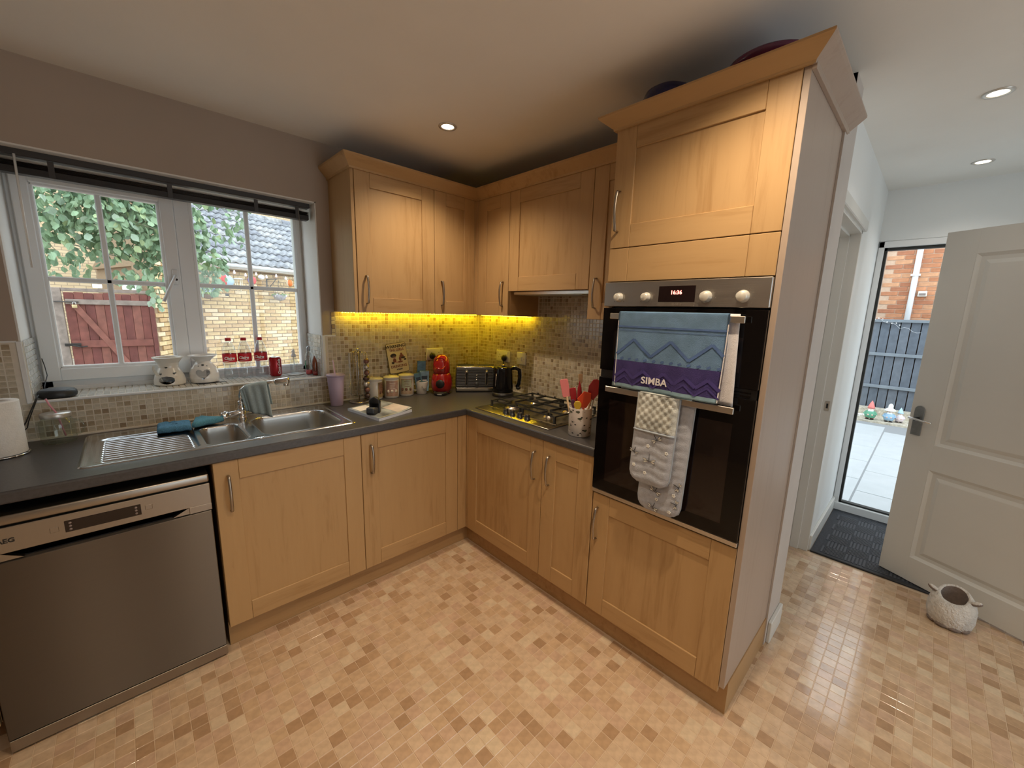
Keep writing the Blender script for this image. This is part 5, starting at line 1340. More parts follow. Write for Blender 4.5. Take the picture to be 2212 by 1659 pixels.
b = MB(); b.box(-.030, DX0, YE-.017, YE-.001, ZF, .118, M_GLOSSW, .003); struct(b.build('baseboard_right'))
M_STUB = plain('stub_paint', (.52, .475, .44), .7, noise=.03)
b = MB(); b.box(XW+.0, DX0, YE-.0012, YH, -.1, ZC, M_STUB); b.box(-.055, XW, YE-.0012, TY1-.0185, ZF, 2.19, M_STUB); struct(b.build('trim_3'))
l = bpy.data.lights.new('doorway_fill', 'POINT'); l.energy = 1.5; l.color = NEUT; l.shadow_soft_size = .05; o = bpy.data.objects.new('doorway_fill', l); COL.objects.link(o); o.location = (.6, -1.5, 2.25)  # unseen fill light, added to brighten the space behind the hall doorway
# back door, full glass
b = MB(); fy0, fy1 = EY0+.002, EY1-.002; z0, z1 = ZF, EZ-.002; fx = XE-.006
b.box(fx, XE+.06, fy1-.034, fy1, z0, z1, M_UPVC, .004); b.box(fx, XE+.06, fy0, fy0+.034, z0, z1, M_UPVC, .004)
b.box(fx, XE+.06, fy0, fy1, z1-.045, z1, M_UPVC, .004); b.box(fx-.01, XE+.06, fy0, fy1, z0, .075, M_UPVC, .004); d1 = struct(b.build('door_1'))
M_GAS = plain('gasket_black', (.02, .022, .02), .6)
gy0, gy1, gz0, gz1 = fy0+.034, fy1-.034, .075, z1-.045
b = MB()
for (a0, a1, c0, c1) in ((gy1-.016, gy1, gz0, gz1), (gy0, gy0+.016, gz0, gz1), (gy0, gy1, gz0, gz0+.012), (gy0, gy1, gz1-.018, gz1)): b.box(fx+.012, XE+.05, a0, a1, c0, c1, M_GAS)
b.build('gasket', d1)
b = MB(); b.box(XE+.02, XE+.024, gy0, gy1, gz0, gz1, M_GLASS); b.build('pane', d1)
b = MB(); b.box(fx-.014, fx+.014, gy1-.022, gy1+.004, .98, 1.12, M_GAS, .004); b.tube([(fx-.012, gy1-.01, 1.05), (fx-.045, gy1-.01, 1.05), (fx-.048, gy1-.07, 1.05)], .007, M_CHROME, 8); h_ = b.build('door_handle', d1); bpy.data.objects.remove(h_)
# interior door standing open
t = thing('panel_door', 'white two panel interior door standing open in the hall', 'door', (1.154, -2.456, 0), math.atan2(-.5357, -.2656))
W = .762; z0, z1 = .026, 1.968
b = MB(); T_ = .035
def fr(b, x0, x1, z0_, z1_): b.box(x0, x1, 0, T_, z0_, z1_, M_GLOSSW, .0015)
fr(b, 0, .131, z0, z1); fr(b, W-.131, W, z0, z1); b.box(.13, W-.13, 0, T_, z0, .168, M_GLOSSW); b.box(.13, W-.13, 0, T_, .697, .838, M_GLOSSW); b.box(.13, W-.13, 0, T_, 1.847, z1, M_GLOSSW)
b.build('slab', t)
for (pz0, pz1) in ((.168, .697), (.838, 1.847)):
    b = MB(); x0, x1 = .131, W-.131
    for side in (0, 1):
        Y_ = (lambda y: y) if side == 0 else (lambda y: T_-y)
        rings = [(0, 0.0), (.006, .004), (.016, .010), (.034, .010), (.050, .004), (.054, .003)]
        prev = None
        for (o_, y) in rings:
            r_ = [b.bm.verts.new(p_) for p_ in ((x0+o_, Y_(y), pz0+o_), (x1-o_, Y_(y), pz0+o_), (x1-o_, Y_(y), pz1-o_), (x0+o_, Y_(y), pz1-o_))]
            if prev:
                for k in range(4): b.bm.faces.new((prev[k], prev[(k+1) % 4], r_[(k+1) % 4], r_[k]))
            prev = r_
        b.bm.faces.new(prev)
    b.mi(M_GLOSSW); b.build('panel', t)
M_PEW = plain('pewter', (.22, .23, .23), .32, .35, noise=.15, nscale=30)
for side in (0, 1):
    yb_ = -.0005 if side == 0 else T_+.0005; sg = -1 if side == 0 else 1
    b = MB(); pl = [(.020, .872), (.064, .872), (.064, 1.018)] + arc((.042, 1.018), .022, 0, 180, 8)[1:] ; b.prism(pl, yb_, yb_+sg*.007, M_PEW, 'y', bev=.001); hp_ = b.build('handle_plate', t)
    b = MB(); b.tube([(.042, yb_, .968), (.042, yb_+sg*.038, .968)], .009, M_BLK, 12); b.tube([(.020, yb_+sg*.046, .972), (.042, yb_+sg*.046, .970), (.085, yb_+sg*.045, .964), (.118, yb_+sg*.043, .962)], .0085, M_CHROME, 10, ry=.006); b.build('lever', hp_)
# doormat
M_MAT = plain('mat_charcoal', (.030, .033, .042), .8, noise=.3, nscale=120)
M_MATR = plain('mat_rib', (.060, .065, .078), .75, noise=.25, nscale=200)
mx0, mx1, my0, my1 = 1.035, 1.915, -3.25, YH-.018
t = thing('doormat', 'charcoal ribbed doormat inside the glass back door', 'doormat', (mx0, my0, ZF))
b = MB(); b.box(0, mx1-mx0, 0, my1-my0, .0004, .006, M_MAT, .002); b.box(0, .022, 0, my1-my0, .0004, .011, M_RUB, .003); b.build('backing', t)
b = MB(); C_ = .105
for i in range(int((mx1-mx0-.05)/C_)+2):
    for j in range(int((my1-my0-.05)/C_)+2):
        cx_, cy_ = .09+i*C_, .06+j*C_
        for k in range(6):
            o_ = -C_/2+(k+.5)*C_/6; h2 = C_/2-.003
            if (i+j) % 2: bx_ = (cx_+o_-.005, cx_+o_+.005, cy_-h2, cy_+h2)
            else: bx_ = (cx_-h2, cx_+h2, cy_+o_-.005, cy_+o_+.005)
            if bx_[0] > .03 and bx_[1] < mx1-mx0-.01 and bx_[2] > .01 and bx_[3] < my1-my0-.03: b.box(*bx_, .006, .0088, M_MATR)
stuff(b.build('ribs', t))
# sheep pot
M_WOOL = plain('sheep_wool', (.62, .585, .54), .95, noise=.12, nscale=40, bump=1, bscale=90)
M_FACE = plain('sheep_brown', (.20, .155, .13), .9, noise=.12, nscale=60, bump=.4, bscale=200)
t = thing('sheep_basket', 'fluffy white sheep-shaped fabric basket with brown ears by the open door', 'basket', (.812, -2.745, ZF+.001), math.radians(172)); t.scale = (.88, .88, 1.12)
b = MB(); rw = random.Random(4)
pf = [(.075, 0), (.088, .012), (.098, .045), (.097, .085), (.085, .12), (.068, .138), (.058, .142), (.052, .136)]
vs = b.lathe(pf, M_WOOL, 60, cap=False)
for v in vs:
    a = math.atan2(v.co.y, v.co.x); n = math.sin(a*17+v.co.z*160)*math.sin(v.co.z*120+a*9); v.co.x *= 1+.025*n+rw.uniform(-.015, .015); v.co.y *= 1+.025*n+rw.uniform(-.015, .015); v.co.z -= .024*math.cos(a)*(v.co.z/.14)
b.build('woolly_body', t)
b = MB(); vs = b.lathe([(.054, .137), (.050, .110), (.048, .040), (0, .035)], M_FACE, 40, cap=False)
for v in vs: v.co.z -= .024*math.cos(math.atan2(v.co.y, v.co.x))*(v.co.z/.14) if math.hypot(v.co.x, v.co.y) > .02 else 0
b.build('lining', t)
b = MB(); b.sphere((.066, 0, .128), .040, M_FACE, sx=.30, sy=.85, sz=.55, u=20, v=12); fc_ = b.build('face', t); bpy.data.objects.remove(fc_)
for sg in (-1, 1):
    b = MB(); b.sphere((0, 0, 0), .024, M_FACE, sx=.5, sz=.42, u=14, v=8); b.sphere((.002, 0, .004), .022, M_WOOL, sx=.45, sz=.38, u=12, v=8); b.build('ear', t, (.010, sg*.084, .138), (sg*.35, 0, 0))
for a_ in (-.9, -.25, .4, 1.0):
    b = MB(); b.sphere((0, 0, 0), .028, M_FACE, sx=.5, sz=.35, u=12, v=8); b.build('foot', t, (.082*math.cos(a_+.0), .082*math.sin(a_), .011), (0, 0, a_))
# ------------------------------------------------------------------ outside, behind the sink window
M_GND = plain('paving_ground', (.42, .38, .33), .9, noise=.2, nscale=3)
b = MB(); b.box(-14, 12, YO+.0, 22, -.20, -.08, M_GND); struct(b.build('garden_ground'))
M_YB = [plain('yellow_brick_%d' % k, c, .9, noise=.16, nscale=18, bump=.3, bscale=80) for k, c in enumerate(((.66, .49, .26), (.72, .55, .31), (.60, .43, .22), (.76, .62, .42), (.56, .38, .20)))]
M_MOR = plain('mortar_brown', (.30, .21, .13), .95, noise=.15, nscale=30)
M_OB = [plain('red_brick_%d' % k, c, .9, noise=.18, nscale=18, bump=.3, bscale=80) for k, c in enumerate(((.48, .20, .10), (.55, .25, .13), (.42, .17, .09), (.60, .31, .17)))]
M_MOR2 = plain('mortar_pale', (.60, .42, .30), .95, noise=.1, nscale=30)
BL, BH = .225, .075
def brick_meshes(mats):
    out = []
    for m_ in mats:
        for L2 in (BL-.012, (BL-.012)):
            b = MB(); b.box(-L2/2, L2/2, -.006, .02, -(BH-.012)/2, (BH-.012)/2, m_, .002); o = b.build('brick'); out.append(o.data); bpy.data.objects.remove(o)
    return out
def brickwork(name, parent, s0, s1, z0, z1, mats, single, order, skip=None):
    """courses on the local y=0 face of parent; nearest ones to `order` are single bricks"""
    lst = []
    for j in range(int((z1-z0)/BH)):
        z = z0+(j+.5)*BH; off = BL/2*(j % 2)
        n = int((s1-s0)/BL)+1
        for i in range(n):
            s_ = s0+off+(i+.5)*BL
            if s_+BL/2 > s1: continue
            if skip and skip(s_, z): continue
            lst.append((order(s_, z), s_, z))
    lst.sort(); ms = brick_meshes(mats); r_ = random.Random(11)
    for o_, s_, z in lst[:single]:
        o = bpy.data.objects.new('brick', r_.choice(ms)); COL.objects.link(o); o.parent = parent; o.location = (s_, -.004+r_.uniform(-.002, .002), z)
    b = MB(); [b.mi(m_) for m_ in mats]
    for o_, s_, z in lst[single:]:
        raised(b, Vector((s_, -.010, z)), X, Z, Vector((0, -1, 0)), BL-.012, BH-.012, .012, .003, r_.randrange(len(mats)))
    if lst[single:]: stuff(b.build(name, parent, recalc=False))
g_ang = math.radians(16)
P0 = (.025, 7.55, 0)
gar = thing('brick_garage', 'yellow brick garage with grey tiled roof outside the window', 'building', P0, g_ang)
GH = 2.20
b = MB(); b.box(-1.10, 5.0, 0, 5.2, -.15, GH+.05, M_MOR); b.build('wall', gar)
# triangular gable is hidden behind the eaves
brickwork('brickwork', gar, -1.10, 3.2, -.10, GH, M_YB, 300, lambda s_, z: abs(s_-.05)+max(0, 1.35-z)*3+max(0, s_-1.4)*3)
M_FAS = plain('fascia_white', (.80, .82, .84), .4)
b = MB(); b.box(-1.25, 5.1, -.30, .0, GH-.02, GH+.0, M_FAS); b.box(-1.25, 5.1, -.315, -.295, GH-.02, GH+.09, M_FAS, .003); b.build('soffit', gar)
b = MB(); b.tube([(-1.25, -.345, GH+.045), (5.1, -.345, GH+.045)], .05, M_FAS, 10); b.build('gutter', gar)
sl = math.atan2(1.42, 2.62)
M_RT = [plain('roof_tile_%d' % k, c, .9, noise=.35, nscale=14, bump=.3, bscale=60) for k, c in enumerate(((.27, .28, .30), (.33, .34, .36), (.38, .38, .38), (.24, .25, .28)))]
GA = .345; TWD = .30; ms = []
for m_ in M_RT:
    b = MB(); b.grid(lambda u, v: Vector(((u-.5)*TWD*1.03, v*(GA+.05), .030*math.cos(u*4*PI)*.55+.030*(1-v))), 12, 1, m_, .022, smooth=True); o = b.build('roof_tile'); ms.append(o.data); bpy.data.objects.remove(o)
r_ = random.Random(9)
nrow = int(2.98/GA)
b = MB(); b.prism([(-.33, GH+.05), (2.27, GH+1.46), (5.1, GH+.05)], -1.2, 5.1, M_MOR, 'x'); b.build('roof', gar)
for j in range(nrow+1):
    for i in range(21):
        s_ = -1.15+i*TWD
        if s_ > 5.0: continue
        o = bpy.data.objects.new('roof_tile', r_.choice(ms)); COL.objects.link(o); o.parent = gar
        d_ = j*GA; o.location = (s_, -.40+d_*math.cos(sl), GH+.075+d_*math.sin(sl)); o.rotation_euler = (sl, 0, 0)
for i in range(14):
    b = MB(); s_ = -1.2+i*.45; b.tube([(s_, 2.28, GH+1.50), (s_+.46, 2.28, GH+1.50)], .11, M_RT[i % 4], 10); b.build('ridge_tile', gar)
# pier and side wall between gate and garage
sw = thing('brick_pier', 'yellow brick side wall between the wooden gate and the garage', 'wall', (-1.70, 6.02, 0), math.atan2(1.24, .63))
b = MB(); b.box(0, 1.45, .012, .22, -.12, 2.55, M_MOR); b.build('core', sw)
def flip(s_, z): return -z
brickwork('brickwork', sw, 0, 1.44, -.10, 2.5, M_YB, 120, lambda s_, z: abs(z-1.1)+s_)
t = thing('downpipe', 'white plastic downpipe beside the wooden gate', 'pipe', (-1.44, 6.35, -.08))
b = MB(); b.tube([(0, 0, 0), (0, 0, 2.45)], .035, M_FAS, 12); b.build('pipe', t)
b = MB(); b.tube([(0, 0, .9), (0, 0, .95)], .042, M_FAS, 12); b.tube([(0, 0, 1.72), (0, 0, 1.78)], .042, M_FAS, 12); b.build('collar', t)
# wooden gate
M_GT = [plain('gate_red_%d' % k, c, .85, noise=.22, nscale=12, bump=.3, bscale=60) for k, c in enumerate(((.175, .055, .045), (.205, .070, .055), (.155, .048, .042), (.225, .085, .065)))]
M_GG = plain('gate_weathered', (.26, .21, .18), .9, noise=.25, nscale=16)
t = thing('wooden_gate', 'dark red wooden ledged and braced gate outside the window', 'gate', (-2.64, 6.0, -.04))
for k in range(9):
    b = MB(); x0 = .0+k*.098; b.box(x0+.001, x0+.0965, 0, .018, 0, 1.64+.006*math.sin(k*2), M_GT[k % 4], .004); b.build('board', t)
b = MB(); b.box(.0, .88, .0185, .026, 0, 1.62, M_GT[2]); b.build('backing', t)
b = MB(); b.box(.01, .88, -.030, 0, 1.475, 1.545, M_GG, .004); b.build('ledge', t)
b = MB(); b.box(.01, .88, -.030, 0, .86, .96, M_GT[1], .004); b.build('ledge', t)
b = MB(); b.box(.01, .88, -.030, 0, .12, .22, M_GT[1], .004); b.build('ledge', t)
b = MB(); b.prism([(.05, 1.475), (.13, 1.475), (.80, .22), (.72, .22)], -.034, -.004, M_GT[3], 'y', bev=.003); b.build('brace', t)
M_IRON = plain('old_iron', (.10, .09, .085), .5, .7)
b = MB(); b.box(-.10, .14, -.045, -.032, 1.50, 1.515, M_IRON); b.tube([(-.09, -.045, 1.508), (.13, -.045, 1.508)], .008, M_IRON, 8); b.build('bolt', t)
b = MB(); b.box(-.06, .10, -.048, -.034, .885, .925, M_BLK, .004); b.tube([(.0, -.04, .90), (.10, -.05, .87), (.16, -.045, .88)], .008, M_BLK, 6); b.build('latch', t)
t2 = thing('padlock', 'brass padlock hanging on the gate bolt', 'padlock', (-2.545, 5.945, 1.405))
b = MB(); b.box(-.026, .026, -.010, .010, -.022, .022, plain('padlock_brass', (.62, .50, .28), .4, .6), .004, 2); b.build('case', t2)
b = MB(); b.tube([(-.016, 0, .02), (-.016, 0, .042)]+[(-.016*math.cos(PI*k/8), 0, .042+.016*math.sin(PI*k/8)) for k in range(1, 8)]+[(.016, 0, .042), (.016, 0, .02)], .004, M_CHROME, 8); b.build('shackle', t2)
for k, (x0, x1, lab) in enumerate(((-2.82, -2.66, 'thick weathered gate post on the latch side'), (-1.758, -1.70, 'dark red gate post next to the brick side wall'))):
    b = MB(); b.box(x0, x1, 5.98, 6.08, -.08, 1.66, M_GG if k == 0 else M_GT[2], .006); o = b.build('gate_post'); tag(o, lab, 'post')
b = MB(); b.box(-2.66, -1.76, 5.995, 6.015, 1.615, 1.66, M_GG, .004); tag(b.build('cap_rail'), 'weathered grey rail along the top of the gate', 'rail')
for k, (x, z, w_, h_, lab) in enumerate(((-2.29, 1.70, .10, .055, 'small white sign fixed above the gate'), (-1.93, 1.715, .20, .10, 'larger white notice above the gate near the pier'))):
    b = MB(); b.box(x-w_/2, x+w_/2, 5.985, 5.992, z-h_/2, z+h_/2, M_FAS, .002); o = b.build('white_sign'); tag(o, lab, 'sign')
# houses far behind
def far_brick(name, c1, c2, mor, sc):
    m_, nt, bs = new_mat(name); tc = nt.nodes.new('ShaderNodeTexCoord'); br = nt.nodes.new('ShaderNodeTexBrick'); mp = nt.nodes.new('ShaderNodeMapping')
    mp.inputs['Rotation'].default_value = (PI/2, 0, 0) ; L(nt, tc.outputs['Object'], mp.inputs[0])
    sp_ = nt.nodes.new('ShaderNodeSeparateXYZ'); cb = nt.nodes.new('ShaderNodeCombineXYZ'); ad = nt.nodes.new('ShaderNodeMath'); ad.operation = 'ADD'
    L(nt, tc.outputs['Object'], sp_.inputs[0]); L(nt, sp_.outputs[0], ad.inputs[0]); L(nt, sp_.outputs[1], ad.inputs[1]); L(nt, ad.outputs[0], cb.inputs[0]); L(nt, sp_.outputs[2], cb.inputs[1]); L(nt, cb.outputs[0], br.inputs['Vector'])
    br.inputs['Color1'].default_value = col(c1); br.inputs['Color2'].default_value = col(c2); br.inputs['Mortar'].default_value = col(mor)
    br.inputs['Scale'].default_value = 1; br.inputs['Brick Width'].default_value = .225; br.inputs['Row Height'].default_value = .075; br.inputs['Mortar Size'].default_value = .008
    L(nt, br.outputs['Color'], bs.inputs['Base Color']); sin(bs, Roughness=.9); return m_
M_FB = far_brick('far_yellow_brick', (.68, .53, .34), (.60, .45, .27), (.38, .29, .20), 1)
M_PINKB = far_brick('far_pink_brick', (.66, .46, .36), (.60, .40, .30), (.45, .36, .30), 1)
t = thing('far_house', 'pale brick house beyond the garage roof', 'house', (0, 14, 0))
b = MB(); b.box(-1.5, 9, 0, .3, -.1, 8, M_FB); b.build('wall', t)
b = MB(); b.box(4.75, 6.4, -.08, .02, 4.55, 5.55, M_FAS, .01); wf = b.build('window', t)
b = MB(); b.box(4.83, 6.32, -.10, -.085, 4.63, 5.47, plain('far_glass', (.25, .33, .38), .1)); b.build('pane', wf)
b = MB(); b.tube([(4.15, -.08, 4.35), (4.15, -.08, 5.6)], .055, plain('far_pipe', (.10, .12, .16), .5), 8); b.build('pipe', t)
t = thing('far_house', 'cream brick house behind the tree and gate', 'house', (-6, 13.6, 0))
b = MB(); b.box(-6, 4.45, 0, .3, -.1, 8, M_FB); b.build('wall', t)
b = MB(); b.box(1.0, 1.9, -.05, .02, 2.6, 3.7, M_FAS, .01); b.build('window', t)

# tree in front of the gate
M_LF = [plain('leaf_%d' % k, c, .55, noise=.15, nscale=30) for k, c in enumerate(((.24, .36, .21), (.30, .43, .26), (.19, .30, .18), (.42, .53, .28), (.36, .47, .35)))]
for m_ in M_LF:
    bs = m_.node_tree.nodes['Principled BSDF']; bs.inputs['Transmission Weight'].default_value = 0; bs.inputs['Subsurface Weight'].default_value = .0
M_BR = plain('branch_bark', (.22, .20, .14), .8, noise=.2, nscale=20)
tree = thing('garden_tree', 'leafy green tree hanging in front of the gate outside the window', 'tree', (-3.3, 3.6, -.08))
org = Vector((-3.3, 3.6, -.08)); rt_ = random.Random(21)
b = MB(); b.tube([(0, 0, 0), (.05, .02, 1.2), (.0, 0, 2.4), (.2, -.1, 3.4)], .09, M_BR, 10, taper=[1, .8, .6, .4]); b.build('trunk', tree)
ends = []
for k in range(26):
    z0_ = rt_.uniform(2.0, 3.3); tx_ = rt_.uniform(.5, 2.25); tz_ = rt_.uniform(-.5, .5)+ (3.0 if tx_ < 1.6 else 2.75); 
    e_ = Vector((tx_, rt_.uniform(-1.3, -.4), tz_-.45-.10*tx_)); p0 = Vector((.08, 0, z0_)); mid = (p0+e_)/2+Vector((0, 0, .25))
    b = MB(); pts = [p0.lerp(mid, q/3).lerp(mid.lerp(e_, q/3), q/3) if False else ((1-q/8)**2*p0+2*(1-q/8)*(q/8)*mid+(q/8)**2*e_) for q in range(9)]
    b.tube(pts, .012, M_BR, 5, taper=[1, .9, .8, .7, .6, .5, .4, .3, .2]); b.build('branch', tree); ends.append(pts)
CL = [((-2.30, 2.75, 2.42), (.55, .35, .42), 900), ((-1.95, 2.7, 2.25), (.42, .3, .42), 900), ((-1.62, 2.75, 2.15), (.30, .3, .42), 480), ((-1.40, 2.8, 2.05), (.22, .25, .38), 170), ((-1.25, 2.85, 2.62), (.45, .25, .14), 230), ((-2.45, 2.8, 1.90), (.35, .3, .22), 170), ((-1.85, 2.7, 1.72), (.25, .25, .12), 90), ((-1.80, 2.65, 1.52), (.05, .1, .10), 14), ((-1.35, 2.8, 1.78), (.18, .2, .20), 60), ((-2.0, 2.8, 2.85), (.8, .4, .3), 700), ((-1.10, 2.85, 2.35), (.12, .2, .25), 40)]
leafs = []
for (c, r3, n) in CL:
    for k in range(n):
        while True:
            q = Vector((rt_.uniform(-1, 1), rt_.uniform(-1, 1), rt_.uniform(-1, 1)))
            if q.length < 1: break
        leafs.append(Vector((c[0]+q.x*r3[0], c[1]+q.y*r3[1], c[2]+q.z*r3[2])))
def leaf_geo(b, M_, s_, mi):
    pts = [(0, 0, 0), (.34, .28, .05), (.38, .62, .06), (0, 1, -.06), (-.38, .62, .06), (-.34, .28, .05), (0, .5, -.02)]
    v = [b.bm.verts.new(M_ @ Vector((x*s_, y*s_, z*s_))) for x, y, z in pts]
    for f in ((0, 1, 2, 6), (6, 2, 3), (0, 6, 4, 5), (6, 3, 4)):
        ff = b.bm.faces.new([v[i] for i in f]); ff.material_index = mi
lm = []
for m_ in M_LF:
    b = MB(); b.mi(m_); leaf_geo(b, Matrix.Identity(4), .068, 0); o = b.build('leaf', recalc=False); lm.append(o.data); bpy.data.objects.remove(o)
leafs.sort(key=lambda p: (p-CAM).length if p.z < 2.7 else 99)
for p in leafs[:300]:
    o = bpy.data.objects.new('leaf', lm[pick(rt_, [30, 30, 20, 8, 12])]); COL.objects.link(o); o.parent = tree; o.location = p-org
    o.rotation_euler = (rt_.uniform(-2.4, -.9), rt_.uniform(-.6, .6), rt_.uniform(-1.6, 1.6)); s_ = rt_.uniform(.8, 1.2); o.scale = (s_, s_, s_)
b = MB(); [b.mi(m_) for m_ in M_LF]
for p in leafs[300:]:
    M_ = Matrix.Translation(p-org) @ Euler((rt_.uniform(-2.4, -.9), rt_.uniform(-.6, .6), rt_.uniform(-1.6, 1.6))).to_matrix().to_4x4()
    leaf_geo(b, M_, rt_.uniform(.052, .080), pick(rt_, [30, 30, 20, 8, 12]))
stuff(b.build('foliage', tree, recalc=False))

# hanging decorations along the garage wall
def G(s_, off, z): return Vector((P0[0]+s_*math.cos(g_ang)-off*math.sin(g_ang), P0[1]+s_*math.sin(g_ang)+off*math.cos(g_ang), z))
def ball(name, label, s_, off, z, r, cols_, grp, sz=1.1):
    t = thing(name, label, 'garden ornament', G(s_, off, z), 0, grp)
    b = MB(); n = 16; b.sphere((0, 0, 0), r, cols_[0], sz=sz, u=n, v=10)
    for m_ in cols_: b.mi(m_)
    for f in b.bm.faces:
        c_ = f.calc_center_median(); f.material_index = int((math.atan2(c_.y, c_.x)+PI)/(2*PI)*8) % len(cols_)
    b.build('envelope', t)
    b = MB(); b.box(-r*.18, r*.18, -r*.18, r*.18, -r*2.1, -r*1.75, M_IRON)
    for a in range(4): b.tube([(r*.5*math.cos(a*PI/2), r*.5*math.sin(a*PI/2), -r*.9), (r*.15*math.cos(a*PI/2), r*.15*math.sin(a*PI/2), -r*1.75)], .002, M_IRON, 4)
    b.tube([(0, 0, r*sz), (0, 0, 2.12-z)], .002, M_IRON, 4); b.build('gondola', t); return t
c1 = plain('spin_orange', (.75, .20, .04), .5); c2 = plain('spin_red', (.65, .04, .04), .5); c3 = plain('spin_blue', (.35, .50, .62), .5); c4 = plain('spin_purple', (.22, .14, .50), .5); c5 = plain('spin_cream', (.80, .70, .50), .5)
ball('wind_spinner', 'large orange red and blue balloon spinner hanging outside', -.80, -.5, 1.92, .13, [c1, c2, c3, c1, c2], 'balloon spinners outside the window', .95)
ball('wind_spinner', 'small blue and purple balloon spinner hanging by the glazing bar', -.33, -.5, 1.97, .075, [c4, c3, c4, c2], 'balloon spinners outside the window')
ball('wind_spinner', 'small cream and orange balloon spinner at the far end of the wall', .52, -.35, 1.98, .07, [c5, c1, c5], 'balloon spinners outside the window')
t = thing('wind_chime', 'white wind chime hanging between the balloon spinners', 'wind chime', G(-.58, -.5, 1.98))
b = MB(); b.lathe([(0, .012), (.04, .010), (.085, 0), (.085, -.006), (0, -.006)], M_FAS, 20); b.tube([(0, 0, .01), (0, 0, .13)], .002, M_IRON, 4); b.build('cap', t)
for k, (dx, l) in enumerate(((-.06, .14), (-.02, .20), (.03, .22), (.06, .17))):
    b = MB(); b.tube([(dx, .02*(k % 2), -.01), (dx, .02*(k % 2), -.03-l)], .009, plain('chime_tube', (.78, .70, .52), .4), 8); b.build('tube', t)
t = thing('hanging_ornament', 'white round ornament hanging in the middle of the light string', 'garden ornament', G(-.12, -.45, 2.05))
b = MB(); b.sphere((0, 0, 0), .06, M_FAS, sz=.8); b.tube([(0, 0, .04), (0, 0, .10)], .004, M_IRON, 5); b.build('ball', t)
M_BULB = plain('bulb_pink_white', (.85, .72, .70), .2)
t = thing('light_string', 'string of round garden bulbs below the gutter', 'light string', G(-1.0, -.42, 2.14))
b = MB(); pts = [(k*.1, .0, -.035*abs(math.sin(k*PI/4))) for k in range(19)]
b.tube(pts, .003, M_IRON, 4); b.build('wire', t, None, (0, 0, g_ang))
for k in range(10):
    a = pts[min(18, k*2)]; b = MB(); b.lathe([(0, -.075), (.022, -.062), (.026, -.045), (.014, -.015), (.010, 0)], M_BULB, 12); o = b.build('bulb', t); o.location = Matrix.Rotation(g_ang, 4, 'Z') @ Vector(a)
M_FLW = plain('flower_pale_blue', (.45, .55, .75), .6); M_FLG = plain('trailing_green', (.30, .42, .14), .6); M_COIR = plain('basket_coir', (.22, .16, .12), .9, noise=.2, nscale=40); M_GRYB = plain('basket_grey', (.34, .32, .34), .9, noise=.25, nscale=60)
def basket(label, s_, off, z, r, mat, plants):
    P_ = G(s_, off, z); t = thing('hanging_basket', label, 'hanging basket', P_, 0, 'hanging baskets on the garage wall')
    b = MB(); b.lathe([(0, -r*.95), (r*.5, -r*.82), (r*.85, -r*.45), (r, 0), (0, .0)], mat, 24, cap=False); b.build('basket', t)
    b = MB()
    for k in range(3): a = k*2*PI/3; b.tube([(r*math.cos(a), r*math.sin(a), 0), (0, 0, .30)], .003, M_IRON, 4)
    b.build('chain', t)
    b = MB(); rr = random.Random(int(z*1000)); ms_ = ([M_FLW, M_FLG, M_LF[3]] if plants else [M_LF[1], M_FLG, M_FAS]); [b.mi(m_) for m_ in ms_]
    for k in range(260 if plants else 70):
        a = rr.uniform(0, 2*PI); q = rr.uniform(.2, 1.2)*r; zz = rr.uniform(-.3, .55)*r if plants else rr.uniform(-.02, .25)*r; 
        mi = (0 if zz > .12*r and rr.random() < .6 else rr.choice((1, 2))) if plants else rr.randrange(3)
        leaf_geo(b, Matrix.Translation((q*math.cos(a), q*math.sin(a), zz)) @ Euler((rr.uniform(-2, 0), rr.uniform(-1, 1), rr.uniform(-3, 3))).to_matrix().to_4x4(), .07 if plants else .05, mi)
    stuff(b.build('plants', t, recalc=False))
basket('hanging basket full of pale flowers and trailing green near the mullion', -1.0, -.22, 1.72, .15, M_COIR, True)
basket('grey cone hanging basket on the wall bracket', .36, -.22, 1.72, .135, M_GRYB, False)
t = thing('basket_bracket', 'black iron wall bracket holding the grey hanging basket', 'bracket', G(.22, 0, 1.80), g_ang)
b = MB(); b.box(-.012, .012, -.018, -.006, 0, .26, M_IRON); b.tube([(0, -.02, .02), (.10, -.20, .25)], .008, M_IRON, 6); b.tube([(0, -.02, .24), (.11, -.22, .25)], .008, M_IRON, 6); b.build('iron', t)

# ------------------------------------------------------------------ outside, behind the back door
M_SLAB = plain('porcelain_slab', (.46, .485, .50), .5, noise=.05, nscale=5)
M_JNT = plain('slab_joint', (.25, .26, .27), .9)
b = MB(); b.box(XE+.20, 9.5, -7, .35, -.12, -.034, M_JNT); pat = struct(b.build('patio'))
sm = []
b = MB(); b.box(-.356, .356, -.356, .356, -.004, .006, M_SLAB, .002); o = b.build('slab'); sm = o.data; bpy.data.objects.remove(o)
for r__ in range(-4, 7):
    yc = -2.19-.363+ -.726*r__+.726*2 - .726*2
    for k in range(7):
        xc = 2.30+k*.722+(.0 if r__ % 2 == 0 else .36)
        if xc+.36 > 6.10: continue
        if yc > -.1 or yc < -6: continue
        o = bpy.data.objects.new('slab', sm); COL.objects.link(o); o.parent = pat; o.location = (xc, yc, -.036)
M_SOIL = plain('pebble_border', (.50, .45, .36), .95, noise=.35, nscale=30, bump=.5, bscale=60)
b = MB(); b.box(6.12, 6.88, -7, .3, -.06, -.005, M_SOIL); b.box(6.62, 6.84, -7, .3, -.02, .10, M_SOIL); struct(b.build('border_path'))
rg = random.Random(8); b = MB()
